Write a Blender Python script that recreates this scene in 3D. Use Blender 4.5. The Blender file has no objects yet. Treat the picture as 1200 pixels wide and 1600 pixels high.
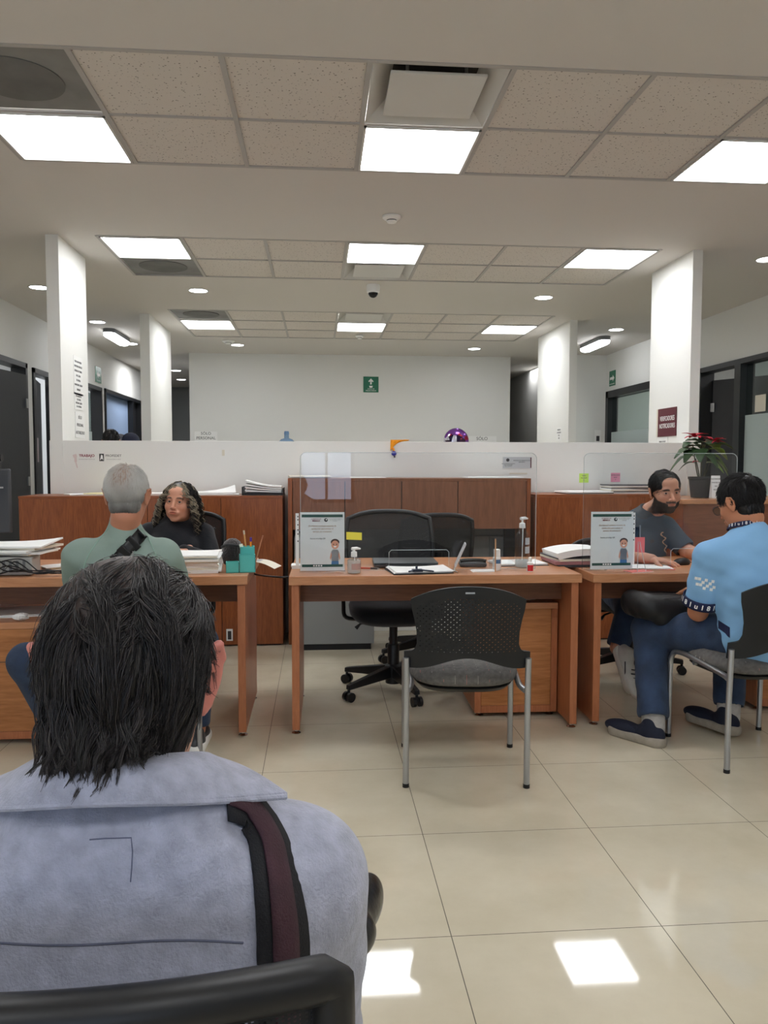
import bpy, bmesh, math, random, itertools
import numpy as np
from mathutils import Vector, Matrix, Euler
random.seed(7); RNG = np.random.default_rng(7)
S = bpy.context.scene
COL = S.collection
PI = math.pi
# ---------------------------------------------------------------- camera, world, light, exposure
F_PX, YAW, PITCH, ROLL, EYE = 1228.07, .0835, .0619, .0017, 1.303
cy_, sy_, cp_, sp_ = math.cos(YAW), math.sin(YAW), math.cos(PITCH), math.sin(PITCH)
FWD = Vector((sy_*cp_, cy_*cp_, -sp_)); R0 = Vector((cy_, -sy_, 0)); U0 = R0.cross(FWD)
RGT = R0*math.cos(ROLL) + U0*math.sin(ROLL); UPV = U0*math.cos(ROLL) - R0*math.sin(ROLL)
cam = bpy.data.objects.new('camera', bpy.data.cameras.new('camera')); COL.objects.link(cam)
cam.matrix_world = Matrix(((RGT.x, UPV.x, -FWD.x, 0), (RGT.y, UPV.y, -FWD.y, 0), (RGT.z, UPV.z, -FWD.z, EYE), (0, 0, 0, 1)))
cam.data.sensor_fit = 'VERTICAL'; cam.data.sensor_height = 36; cam.data.lens = 36*F_PX/1600; cam.data.clip_start = .02
S.camera = cam
S.view_settings.view_transform = 'Standard'; S.view_settings.look = 'None'; S.view_settings.gamma = 1
S.view_settings.use_curve_mapping = False; S.view_settings.exposure = 0.78
PANEL_LIGHT, DOWN_LIGHT, SKY_LIGHT = 9.3, 15.0, 3.0
W = bpy.data.worlds.new('sky'); S.world = W; W.use_nodes = True
W.node_tree.nodes['Background'].inputs[0].default_value = (.62, .76, 1, 1)
W.node_tree.nodes['Background'].inputs[1].default_value = SKY_LIGHT
S.cycles.max_bounces = 8; S.cycles.diffuse_bounces = 5; S.cycles.glossy_bounces = 4
S.cycles.transmission_bounces = 6; S.cycles.transparent_max_bounces = 12
S.cycles.caustics_reflective = False; S.cycles.caustics_refractive = False
S.cycles.sample_clamp_indirect = 6

def at(px, py, **k):
    """the point of the plane x=, y= or z= that the photograph shows at a pixel"""
    d = FWD + RGT*((px-600)/F_PX) - UPV*((py-800)/F_PX)
    (a, v), = k.items(); i = 'xyz'.index(a); c = Vector((0, 0, EYE))
    return c + d*((v-c[i])/d[i])
# ---------------------------------------------------------------- materials
def lin(c):
    return tuple(((v/255)/12.92 if v/255 <= .04045 else ((v/255+.055)/1.055)**2.4) for v in c)
def sock(nt, kind, **k):
    n = nt.nodes.new(kind)
    for a, b in k.items(): setattr(n, a, b)
    return n
def mat(name, rgb, rough=.5, metal=0, spec=.5, bump=0, bscale=50, var=0, vscale=8, emit=0, trans=0, alpha=1, sheen=0, coat=0, ior=1.45, stretch=(1, 1, 1), attr=None):
    """principled material; rgb is sRGB 0..255; var mottles the colour, bump roughens the surface"""
    m = bpy.data.materials.new(name); m.use_nodes = True; nt = m.node_tree; b = nt.nodes['Principled BSDF']
    I = b.inputs; c = lin(rgb) + (1,)
    I['Base Color'].default_value = c; I['Roughness'].default_value = rough; I['Metallic'].default_value = metal
    I['Specular IOR Level'].default_value = spec; I['IOR'].default_value = ior
    I['Transmission Weight'].default_value = trans; I['Alpha'].default_value = alpha
    I['Sheen Weight'].default_value = sheen; I['Coat Weight'].default_value = coat
    if emit:
        I['Emission Color'].default_value = c; I['Emission Strength'].default_value = emit
    L = nt.links.new
    if var or bump:
        tc = sock(nt, 'ShaderNodeTexCoord'); mp = sock(nt, 'ShaderNodeMapping'); mp.inputs['Scale'].default_value = stretch
        L(tc.outputs['Object'], mp.inputs[0])
    if attr:
        a = sock(nt, 'ShaderNodeAttribute', attribute_name=attr); L(a.outputs['Color'], I['Base Color'])
    if var:
        n = sock(nt, 'ShaderNodeTexNoise'); n.inputs['Scale'].default_value = vscale; n.inputs['Detail'].default_value = 6
        L(mp.outputs[0], n.inputs['Vector'])
        mr = sock(nt, 'ShaderNodeMapRange'); mr.inputs[1].default_value = .3; mr.inputs[2].default_value = .7
        mr.inputs[3].default_value = 1-var; mr.inputs[4].default_value = 1+var
        L(n.outputs['Fac'], mr.inputs[0])
        mx = sock(nt, 'ShaderNodeMix', data_type='RGBA', blend_type='MULTIPLY'); mx.inputs['Factor'].default_value = 1
        mx.inputs[6].default_value = c
        if attr: L(a.outputs['Color'], mx.inputs[6])
        L(mr.outputs[0], mx.inputs[7]); L(mx.outputs[2], I['Base Color'])
    if bump:
        n2 = sock(nt, 'ShaderNodeTexNoise'); n2.inputs['Scale'].default_value = bscale; n2.inputs['Detail'].default_value = 4
        L(mp.outputs[0], n2.inputs['Vector'])
        bp = sock(nt, 'ShaderNodeBump'); bp.inputs['Strength'].default_value = bump; bp.inputs['Distance'].default_value = .01
        L(n2.outputs['Fac'], bp.inputs['Height']); L(bp.outputs[0], I['Normal'])
    return m
def wood(name, dark, light, grain='z', rough=.32, scale=1.0):
    """veneer with long grain and cathedral figure"""
    m = bpy.data.materials.new(name); m.use_nodes = True; nt = m.node_tree; b = nt.nodes['Principled BSDF']; L = nt.links.new
    tc = sock(nt, 'ShaderNodeTexCoord'); mp = sock(nt, 'ShaderNodeMapping')
    s = {'x': (.9, 9, 9), 'y': (9, .9, 9), 'z': (9, 9, .9)}[grain]
    mp.inputs['Scale'].default_value = tuple(v*scale for v in s); L(tc.outputs['Object'], mp.inputs[0])
    n = sock(nt, 'ShaderNodeTexNoise'); n.inputs['Scale'].default_value = 1.0; n.inputs['Detail'].default_value = 3; n.inputs['Distortion'].default_value = .8
    L(mp.outputs[0], n.inputs['Vector'])
    mu = sock(nt, 'ShaderNodeMath', operation='MULTIPLY'); mu.inputs[1].default_value = 14; L(n.outputs['Fac'], mu.inputs[0])
    fr = sock(nt, 'ShaderNodeMath', operation='PINGPONG'); fr.inputs[1].default_value = 1; L(mu.outputs[0], fr.inputs[0])
    mp2 = sock(nt, 'ShaderNodeMapping'); mp2.inputs['Scale'].default_value = tuple(v*14*scale for v in s); L(tc.outputs['Object'], mp2.inputs[0])
    n2 = sock(nt, 'ShaderNodeTexNoise'); n2.inputs['Scale'].default_value = 1.2; n2.inputs['Detail'].default_value = 4; L(mp2.outputs[0], n2.inputs['Vector'])
    ad = sock(nt, 'ShaderNodeMix', data_type='FLOAT'); ad.inputs[0].default_value = .78
    L(fr.outputs[0], ad.inputs[2]); L(n2.outputs['Fac'], ad.inputs[3])
    cr = sock(nt, 'ShaderNodeValToRGB'); cr.color_ramp.elements[0].position = .2; cr.color_ramp.elements[1].position = .75
    cr.color_ramp.elements[0].color = lin(dark)+(1,); cr.color_ramp.elements[1].color = lin(light)+(1,)
    L(ad.outputs[0], cr.inputs[0]); L(cr.outputs[0], b.inputs['Base Color'])
    b.inputs['Roughness'].default_value = rough; b.inputs['Specular IOR Level'].default_value = .4
    return m
def floor_mat():
    m = bpy.data.materials.new('porcelain_tiles'); m.use_nodes = True; nt = m.node_tree; b = nt.nodes['Principled BSDF']; L = nt.links.new
    tc = sock(nt, 'ShaderNodeTexCoord'); sp = sock(nt, 'ShaderNodeSeparateXYZ'); L(tc.outputs['Object'], sp.inputs[0])
    ds = []
    for ax, off in (('X', .362), ('Y', 2.07)):
        a = sock(nt, 'ShaderNodeMath', operation='ADD'); a.inputs[1].default_value = 60-off; L(sp.outputs[ax], a.inputs[0])
        p = sock(nt, 'ShaderNodeMath', operation='PINGPONG'); p.inputs[1].default_value = .3; L(a.outputs[0], p.inputs[0]); ds.append(p)
    mn = sock(nt, 'ShaderNodeMath', operation='MINIMUM'); L(ds[0].outputs[0], mn.inputs[0]); L(ds[1].outputs[0], mn.inputs[1])
    lt = sock(nt, 'ShaderNodeMath', operation='LESS_THAN'); lt.inputs[1].default_value = .0013; L(mn.outputs[0], lt.inputs[0])
    n = sock(nt, 'ShaderNodeTexNoise'); n.inputs['Scale'].default_value = 2.2; n.inputs['Detail'].default_value = 8; n.inputs['Roughness'].default_value = .6
    L(tc.outputs['Object'], n.inputs['Vector'])
    cr = sock(nt, 'ShaderNodeValToRGB'); cr.color_ramp.elements[0].position = .35; cr.color_ramp.elements[1].position = .68
    cr.color_ramp.elements[0].color = lin((196, 186, 163))+(1,); cr.color_ramp.elements[1].color = lin((212, 203, 181))+(1,)
    L(n.outputs['Fac'], cr.inputs[0])
    mx = sock(nt, 'ShaderNodeMix', data_type='RGBA'); L(lt.outputs[0], mx.inputs[0]); L(cr.outputs[0], mx.inputs[6]); mx.inputs[7].default_value = lin((84, 76, 62))+(1,)
    L(mx.outputs[2], b.inputs['Base Color'])
    r = sock(nt, 'ShaderNodeMapRange'); r.inputs[3].default_value = .045; r.inputs[4].default_value = .6; L(lt.outputs[0], r.inputs[0]); L(r.outputs[0], b.inputs['Roughness'])
    b.inputs['Specular IOR Level'].default_value = .6
    return m
def tile_mat():
    """mineral fibre ceiling board with pinholes and small fissures"""
    m = bpy.data.materials.new('mineral_tile'); m.use_nodes = True; nt = m.node_tree; b = nt.nodes['Principled BSDF']; L = nt.links.new
    tc = sock(nt, 'ShaderNodeTexCoord')
    v = sock(nt, 'ShaderNodeTexVoronoi'); v.inputs['Scale'].default_value = 75; L(tc.outputs['Object'], v.inputs['Vector'])
    n = sock(nt, 'ShaderNodeTexNoise'); n.inputs['Scale'].default_value = 60; n.inputs['Detail'].default_value = 3; L(tc.outputs['Object'], n.inputs['Vector'])
    g = sock(nt, 'ShaderNodeMath', operation='GREATER_THAN'); g.inputs[1].default_value = .56; L(n.outputs['Fac'], g.inputs[0])
    lt = sock(nt, 'ShaderNodeMath', operation='LESS_THAN'); lt.inputs[1].default_value = .3; L(v.outputs['Distance'], lt.inputs[0])
    mu = sock(nt, 'ShaderNodeMath', operation='MULTIPLY'); L(g.outputs[0], mu.inputs[0]); L(lt.outputs[0], mu.inputs[1])
    mx = sock(nt, 'ShaderNodeMix', data_type='RGBA'); mx.inputs[6].default_value = lin((214, 208, 201))+(1,); mx.inputs[7].default_value = lin((120, 114, 108))+(1,)
    L(mu.outputs[0], mx.inputs[0]); L(mx.outputs[2], b.inputs['Base Color']); b.inputs['Roughness'].default_value = .95
    return m
def holes_mat(name, rgb, du, dv, r, ulim, vlo, vhi, rough=.45):
    """plastic with a staggered field of round holes (cut through in object x and z)"""
    m = mat(name, rgb, rough); nt = m.node_tree; b = nt.nodes['Principled BSDF']; L = nt.links.new
    tc = sock(nt, 'ShaderNodeTexCoord'); sp = sock(nt, 'ShaderNodeSeparateXYZ'); L(tc.outputs['Object'], sp.inputs[0])
    def M(op, a, c=None, d=None):
        n = sock(nt, 'ShaderNodeMath', operation=op)
        for i, q in enumerate((a, c, d)):
            if q is None: continue
            if isinstance(q, (int, float)): n.inputs[i].default_value = q
            else: L(q, n.inputs[i])
        return n.outputs[0]
    X, Z = sp.outputs['X'], sp.outputs['Z']
    out = []
    for k in (0, .5):
        a = M('PINGPONG', M('ADD', X, 10*du + k*du), du/2); c = M('PINGPONG', M('ADD', Z, k*dv), dv/2)
        out.append(M('LESS_THAN', M('SQRT', M('ADD', M('MULTIPLY', a, a), M('MULTIPLY', c, c))), r))
    h = M('MAXIMUM', out[0], out[1])
    fld = M('MULTIPLY', M('LESS_THAN', M('ABSOLUTE', X), M('MULTIPLY_ADD', Z, ulim[1], ulim[0])), M('MULTIPLY', M('GREATER_THAN', Z, vlo), M('LESS_THAN', M('MULTIPLY_ADD', M('MULTIPLY', X, X), .9, Z), vhi)))
    L(M('SUBTRACT', 1, M('MULTIPLY', h, fld)), b.inputs['Alpha'])
    return m
def mesh_mat(name, rgb, du, cover):
    """woven netting: a fine grid of threads with gaps between"""
    m = mat(name, rgb, .7); nt = m.node_tree; b = nt.nodes['Principled BSDF']; L = nt.links.new
    tc = sock(nt, 'ShaderNodeTexCoord'); sp = sock(nt, 'ShaderNodeSeparateXYZ'); L(tc.outputs['Object'], sp.inputs[0])
    o = []
    for ax, k in (('X', 1), ('Z', .8)):
        a = sock(nt, 'ShaderNodeMath', operation='ADD'); a.inputs[1].default_value = 5; L(sp.outputs[ax], a.inputs[0])
        p = sock(nt, 'ShaderNodeMath', operation='PINGPONG'); p.inputs[1].default_value = du*k/2; L(a.outputs[0], p.inputs[0])
        l = sock(nt, 'ShaderNodeMath', operation='LESS_THAN'); l.inputs[1].default_value = du*k/2*cover; L(p.outputs[0], l.inputs[0]); o.append(l)
    mx = sock(nt, 'ShaderNodeMath', operation='MAXIMUM'); L(o[0].outputs[0], mx.inputs[0]); L(o[1].outputs[0], mx.inputs[1]); L(mx.outputs[0], b.inputs['Alpha'])
    return m
def acrylic_mat(name, tint=(236, 242, 244)):
    """clear sheet: see-through with a mirror-like sheen"""
    m = bpy.data.materials.new(name); m.use_nodes = True; nt = m.node_tree; nt.nodes.clear(); L = nt.links.new
    o = sock(nt, 'ShaderNodeOutputMaterial'); t = sock(nt, 'ShaderNodeBsdfTransparent'); g = sock(nt, 'ShaderNodeBsdfGlossy')
    t.inputs[0].default_value = lin(tint)+(1,); g.inputs['Roughness'].default_value = .01; g.inputs[0].default_value = (1, 1, 1, 1)
    f0 = sock(nt, 'ShaderNodeFresnel'); f0.inputs[0].default_value = 1.49; mx = sock(nt, 'ShaderNodeMixShader')
    ge = sock(nt, 'ShaderNodeNewGeometry'); iv = sock(nt, 'ShaderNodeMath', operation='SUBTRACT'); iv.inputs[0].default_value = 1; L(ge.outputs['Backfacing'], iv.inputs[1])
    f = sock(nt, 'ShaderNodeMath', operation='MULTIPLY'); L(f0.outputs[0], f.inputs[0]); L(iv.outputs[0], f.inputs[1])  # one reflection per sheet
    L(f.outputs[0], mx.inputs[0]); L(t.outputs[0], mx.inputs[1]); L(g.outputs[0], mx.inputs[2]); L(mx.outputs[0], o.inputs[0])
    return m
M = {}
M['wall'] = mat('white_plaster', (226, 226, 223), .9, bump=.04, bscale=60)
M['pillar'] = mat('pillar_paint', (234, 234, 230), .85)
M['ceil'] = mat('ceiling_paint', (212, 208, 203), .95, bump=.02, bscale=9)
M['tile'] = tile_mat(); M['floor'] = floor_mat()
M['grid'] = mat('grid_metal', (176, 173, 170), .5); M['gap'] = mat('dark_gap', (60, 58, 56), .8)
M['diffuser'] = mat('lit_diffuser', (250, 252, 255), .5, emit=PANEL_LIGHT)
M['downlens'] = mat('lit_lens', (246, 248, 255), .5, emit=DOWN_LIGHT)
M['white_metal'] = mat('white_enamel', (208, 207, 203), .4); M['vent_grey'] = mat('perforated_grey', (128, 128, 126), .6, var=.25, vscale=3)
M['white_plastic'] = mat('white_plastic', (238, 238, 235), .35)
M['black_frame'] = mat('black_aluminium', (32, 33, 36), .4); M['dark_door'] = mat('charcoal_door', (52, 53, 57), .5, var=.04)
M['steel'] = mat('brushed_steel', (170, 170, 170), .35, metal=1); M['chrome'] = mat('chrome', (220, 220, 222), .12, metal=1)
M['glass'] = acrylic_mat('window_glass', (214, 224, 222)); M['acrylic'] = acrylic_mat('clear_acrylic', (250, 252, 253))
M['acrylic_edge'] = mat('acrylic_edge', (214, 222, 222), .2, alpha=.55)
M['frost'] = mat('frosted_film', (186, 200, 200), .6, alpha=.93)
M['cherry'] = wood('cherry_veneer', (118, 62, 34), (160, 92, 52), 'z', .33)
M['cherry_x'] = wood('cherry_veneer_crosswise', (118, 62, 34), (160, 92, 52), 'x', .33)
M['hutch'] = wood('walnut_veneer', (114, 70, 46), (146, 94, 66), 'z', .38)
M['beech'] = wood('beech_desktop', (176, 118, 80), (198, 142, 102), 'x', .3)
M['beech_z'] = wood('beech_upright', (158, 94, 60), (182, 116, 78), 'z', .35)
M['oak_x'] = wood('oak_drawer', (150, 92, 48), (190, 128, 78), 'x', .38, .8)
M['modesty'] = wood('modesty_board', (96, 60, 40), (120, 78, 54), 'x', .45)
M['black'] = mat('black_plastic', (20, 20, 22), .42); M['blackfab'] = mat('black_fabric', (13, 14, 19), .95, bump=.3, bscale=400, sheen=.2)
M['darkgrey'] = mat('dark_grey_plastic', (62, 64, 68), .45); M['grey'] = mat('grey_plastic', (120, 122, 124), .5)
M['greysteel'] = mat('grey_steel_cabinet', (142, 145, 145), .5, bump=.03, bscale=30)
M['silver'] = mat('silver_tube', (176, 178, 181), .3, metal=.85)
M['paper'] = mat('white_paper', (238, 238, 236), .8); M['paper2'] = mat('aged_paper', (222, 216, 200), .85); M['manila'] = mat('manila_card', (226, 214, 170), .8)
M['green'] = mat('sign_green', (18, 106, 78), .4); M['maroon'] = mat('sign_maroon', (92, 30, 42), .5)
M['ink'] = mat('dark_ink', (60, 60, 62), .7); M['palegrey'] = mat('pale_grey_ink', (170, 168, 168), .7); M['maroonink'] = mat('maroon_ink', (140, 50, 66), .7)
M['whiteink'] = mat('white_ink', (244, 244, 242), .6); M['teal'] = mat('teal_plastic', (88, 190, 184), .45)
# ---------------------------------------------------------------- geometry helpers
def tag(o, label=None, cat=None, group=None, kind=None):
    if label: o['label'] = label
    if cat: o['category'] = cat
    if group: o['group'] = group
    if kind: o['kind'] = kind
    return o
def empty(name, loc, rz=0, label=None, cat=None, group=None):
    o = bpy.data.objects.new(name, None); COL.objects.link(o); o.location = loc; o.rotation_euler = (0, 0, rz); o.empty_display_size = .05
    return tag(o, label, cat, group)
def link_mesh(name, me, mats, parent=None, loc=(0, 0, 0), rot=(0, 0, 0), bevel=0, angle=40, smooth=True):
    for m in (mats if isinstance(mats, (list, tuple)) else [mats]): me.materials.append(m)
    if smooth and len(me.polygons):
        me.polygons.foreach_set('use_smooth', [True]*len(me.polygons))
        if angle < 180: me.set_sharp_from_angle(angle=math.radians(angle))
    o = bpy.data.objects.new(name, me); COL.objects.link(o); o.location = loc; o.rotation_euler = rot
    if parent: o.parent = parent
    if bevel:
        b = o.modifiers.new('bevel', 'BEVEL'); b.width = bevel; b.segments = 2; b.limit_method = 'ANGLE'
    return o
class B:
    """collects shapes, then builds ONE mesh object"""
    def __init__(s): s.v = []; s.f = []; s.m = []
    def add(s, V, F, m=0):
        n = len(s.v); s.v += [tuple(p) for p in V]; s.f += [tuple(i+n for i in q) for q in F]; s.m += [m]*len(F); return s
    def box(s, c, d, R=None, m=0):
        P = [Vector((x*d[0]/2, y*d[1]/2, z*d[2]/2)) for x in (-1, 1) for y in (-1, 1) for z in (-1, 1)]
        if R is not None: P = [R @ p for p in P]
        P = [p+Vector(c) for p in P]
        return s.add(P, [(0, 1, 3, 2), (4, 6, 7, 5), (0, 4, 5, 1), (2, 3, 7, 6), (0, 2, 6, 4), (1, 5, 7, 3)], m)
    def span(s, a, b, m=0):
        return s.box([(a[i]+b[i])/2 for i in range(3)], [abs(a[i]-b[i]) for i in range(3)], None, m)
    def tube(s, pts, r, n=10, m=0, closed=False, caps=True, flat=1):
        P = [Vector(p) for p in pts]; k = len(P); rs = r if isinstance(r, (list, tuple)) else [r]*k
        up = None; V = []
        for i, p in enumerate(P):
            a = P[(i-1) % k] if (i or closed) else p; b = P[(i+1) % k] if (i < k-1 or closed) else p
            t = (b-a).normalized()
            if up is None: up = Vector((0, 0, 1)) if abs(t.z) < .9 else Vector((0, 1, 0))
            x = t.cross(up)
            x = x.normalized() if x.length > 1e-6 else Vector((1, 0, 0)); y = x.cross(t).normalized(); up = y
            V += [p + x*math.cos(2*PI*j/n)*rs[i] + y*math.sin(2*PI*j/n)*rs[i]*flat for j in range(n)]
        Fc = []
        for i in range(k if closed else k-1):
            for j in range(n):
                a, b = i*n, ((i+1) % k)*n; Fc.append((a+j, a+(j+1) % n, b+(j+1) % n, b+j))
        if caps and not closed: Fc += [tuple(range(n-1, -1, -1)), tuple((k-1)*n+j for j in range(n))]
        return s.add(V, Fc, m)
    def cyl(s, a, b, r, r2=None, n=20, m=0): return s.tube([a, b], [r, r if r2 is None else r2], n, m)
    def lathe(s, prof, c=(0, 0, 0), n=24, m=0, R=None, ring=False):
        V = []; k = len(prof)
        for r, z in prof:
            for j in range(n):
                p = Vector((r*math.cos(2*PI*j/n), r*math.sin(2*PI*j/n), z)); V.append((R @ p if R is not None else p)+Vector(c))
        Fc = [(i*n+j, i*n+(j+1) % n, (i+1)*n+(j+1) % n, (i+1)*n+j) for i in range(k-1) for j in range(n)]
        if ring: return s.add(V, Fc+[((k-1)*n+j, (k-1)*n+(j+1) % n, (j+1) % n, j) for j in range(n)], m)
        if prof[0][0] > 1e-6: Fc.append(tuple(range(n-1, -1, -1)))
        if prof[-1][0] > 1e-6: Fc.append(tuple((k-1)*n+j for j in range(n)))
        return s.add(V, Fc, m)
    def ell(s, c, r, n=16, m=0, R=None):
        pr = [(math.sin(PI*i/(n//2+2)), -math.cos(PI*i/(n//2+2))) for i in range(n//2+3)]
        pr[0] = (1e-7, -1); pr[-1] = (1e-7, 1); k = len(s.v); s.lathe(pr, (0, 0, 0), n, m)
        for i in range(k, len(s.v)):
            p = Vector([s.v[i][j]*r[j] for j in range(3)]); s.v[i] = tuple((R @ p if R is not None else p)+Vector(c))
        return s
    def prism(s, poly, f, m=0):
        """poly: 2D outline; f(u, v, 0 or 1) gives the near and far point"""
        n = len(poly); V = [f(u, v, 0) for u, v in poly]+[f(u, v, 1) for u, v in poly]
        return s.add(V, [tuple(range(n-1, -1, -1)), tuple(range(n, 2*n))]+[(i, (i+1) % n, n+(i+1) % n, n+i) for i in range(n)], m)
    def sheet(s, f, nu, nv, thick=0, m=0):
        """surface f(u, v) over 0..1, doubled along its normal by thick"""
        G = [[Vector(f(i/nu, j/nv)) for j in range(nv+1)] for i in range(nu+1)]
        idx = lambda i, j: i*(nv+1)+j
        Fc = [(idx(i, j), idx(i+1, j), idx(i+1, j+1), idx(i, j+1)) for i in range(nu) for j in range(nv)]
        V = [G[i][j] for i in range(nu+1) for j in range(nv+1)]
        if thick:
            N = []
            for i in range(nu+1):
                for j in range(nv+1):
                    a = G[min(i+1, nu)][j]-G[max(i-1, 0)][j]; b = G[i][min(j+1, nv)]-G[i][max(j-1, 0)]; q = a.cross(b)
                    N.append(q.normalized() if q.length > 1e-12 else Vector((0, 0, 1)))
            k = len(V); V2 = [v-nn*thick for v, nn in zip(V, N)]; F2 = [tuple(k+q for q in reversed(t)) for t in Fc]
            rim = [idx(i, 0) for i in range(nu+1)]+[idx(nu, j) for j in range(1, nv+1)]+[idx(i, nv) for i in range(nu-1, -1, -1)]+[idx(0, j) for j in range(nv-1, 0, -1)]
            F2 += [(rim[q], rim[q-1], rim[q-1]+k, rim[q]+k) for q in range(len(rim))]
            V += V2; Fc += F2
        return s.add(V, Fc, m)
    def mesh(s, name):
        me = bpy.data.meshes.new(name); me.from_pydata(s.v, [], s.f); me.polygons.foreach_set('material_index', s.m)
        bm = bmesh.new(); bm.from_mesh(me); bmesh.ops.recalc_face_normals(bm, faces=bm.faces); bm.to_mesh(me); bm.free(); me.update(); return me
    def out(s, name, mats, parent=None, loc=(0, 0, 0), rot=(0, 0, 0), bevel=0, angle=40, smooth=True):
        return link_mesh(name, s.mesh(name), mats, parent, loc, rot, bevel, angle, smooth)
def RZ(a): return Matrix.Rotation(a, 3, 'Z')
def RX(a): return Matrix.Rotation(a, 3, 'X')
def RY(a): return Matrix.Rotation(a, 3, 'Y')
def bez(P, n=8):
    """smooth curve through the points (Catmull-Rom)"""
    P = [Vector(p) for p in P]; Q = [P[0]*2-P[1]]+P+[P[-1]*2-P[-2]]; out = []
    for i in range(1, len(Q)-2):
        a, b, c, d = Q[i-1:i+3]
        for k in range(n):
            t = k/n; out.append(.5*((2*b)+(c-a)*t+(2*a-5*b+4*c-d)*t*t+(3*b-a-3*c+d)*t**3))
    return out+[P[-1]]
def text(s, size, loc, rot, m, parent=None, name='lettering', align='CENTER', sx=1, bold=0, wrap=None):
    cu = bpy.data.curves.new(name, 'FONT'); cu.body = s; cu.size = size; cu.align_x = align; cu.align_y = 'CENTER'; cu.extrude = .0004; cu.offset = bold
    cu.resolution_u = 3
    t = bpy.data.objects.new('tmp', cu); COL.objects.link(t); dg = bpy.context.evaluated_depsgraph_get(); dg.update()
    me = bpy.data.meshes.new_from_object(t.evaluated_get(dg)); bpy.data.objects.remove(t); me.materials.clear()
    o = link_mesh(name, me, m, parent, loc, rot, smooth=False); o.scale = (sx, 1, 1); return o
def copy_thing(o, parent=None):
    c = o.copy(); COL.objects.link(c)
    if parent: c.parent = parent
    for ch in [q for q in o.children]: copy_thing(ch, c)
    return c
def place(o, loc, rz=0, label=None):
    o.location = loc; o.rotation_euler = (0, 0, rz)
    if label: o['label'] = label
    return o
def struct(b, name, mats, parent=None, **k):
    o = b.out(name, mats, parent, **k)
    if not parent: o['kind'] = 'structure'
    return o
# ---------------------------------------------------------------- the room
H = 2.963; XL, XR, YB, YF = -3.2, 4.42, -4.2, 12.2
struct(B().span((-9, YB-1, -.1), (11, 22, 0)), 'floor', M['floor'], smooth=False)
T = .61; GX = -1.6105; BANDS = [(3.349, 2), (6.015, 2), (8.789, 3), (.683, 2), (-1.98, 2)]
b = B(); ys = sorted(BANDS); y = YB-1
for y0, n in ys:
    b.span((-9, y, H), (11, y0, H+.12)); b.span((-9, y0, H), (GX, y0+n*T, H+.12)); b.span((GX+7*T, y0, H), (11, y0+n*T, H+.12)); y = y0+n*T
b.span((-9, y, H), (11, 22, H+.12)); b.span((GX-.1, YB, H+.13), (GX+7*T+.1, 11, H+.2))
ceil = struct(b, 'ceiling', M['ceil'], smooth=False)
SKIP = {0: {(0, 0), (0, 1), (3, 0), (3, 1), (6, 1)}, 1: {(0, 0), (0, 1), (3, 0), (3, 1), (6, 0)}, 2: {(0, 0), (0, 1), (3, 0), (3, 1), (6, 1)}, 3: {(0, 1), (3, 1), (6, 1)}, 4: {(0, 1), (3, 1), (6, 1)}}
for bi, (y0, n) in enumerate(BANDS):
    b = B()
    for i in range(7):
        for j in range(n):
            if (i, j) in SKIP[bi]: continue
            b.box((GX+(i+.5)*T, y0+(j+.5)*T, H+.012), (T-.012, T-.012, .016))
    b.out('tile_field', M['tile'], ceil, smooth=False)
    g = B()
    for i in range(8): g.box((GX+i*T, y0+n*T/2, H+.003), (.024, n*T, .014))
    for j in range(n+1): g.box((GX+3.5*T, y0+j*T, H+.0025), (7*T, .016 if 0 < j < n else .024, .012))
    g.out('ceiling_grid', M['grid'], ceil, smooth=False)
def panel_light(x, y, label, group='square lit panels in the ceiling grid'):
    r = empty('ceiling_light', (x, y, H), 0, label, 'ceiling light', group)
    b = B(); w = T-.024
    for sx, sy, dx, dy in ((0, 1, w, .012), (0, -1, w, .012), (1, 0, .012, w), (-1, 0, .012, w)): b.box((sx*(w/2-.006), sy*(w/2-.006), .006), (dx, dy, .03))
    b.out('frame', M['white_metal'], r); B().box((0, 0, .012), (w-.024, w-.024, .008)).out('diffuser', M['diffuser'], r, smooth=False)
    return r
rows = ['nearest row of ceiling panels', 'middle row of ceiling panels', 'farthest row of ceiling panels', '', '']
lab3 = {0: 'left', 3: 'middle', 6: 'right'}
for bi, j in ((0, 1), (1, 0), (2, 1), (3, 1), (4, 1)):
    for i in (0, 3, 6):
        y0 = BANDS[bi][0]
        if bi < 3: panel_light(GX+(i+.5)*T, y0+(j+.5)*T, f'square white lit panel, {lab3[i]} one in the {rows[bi]}')
        else: panel_light(GX+(i+.5)*T, y0+(j+.5)*T, f'square white lit panel overhead behind the camera, {lab3[i]} one of the row ' + ('just overhead' if bi == 3 else 'farthest back'))
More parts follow.
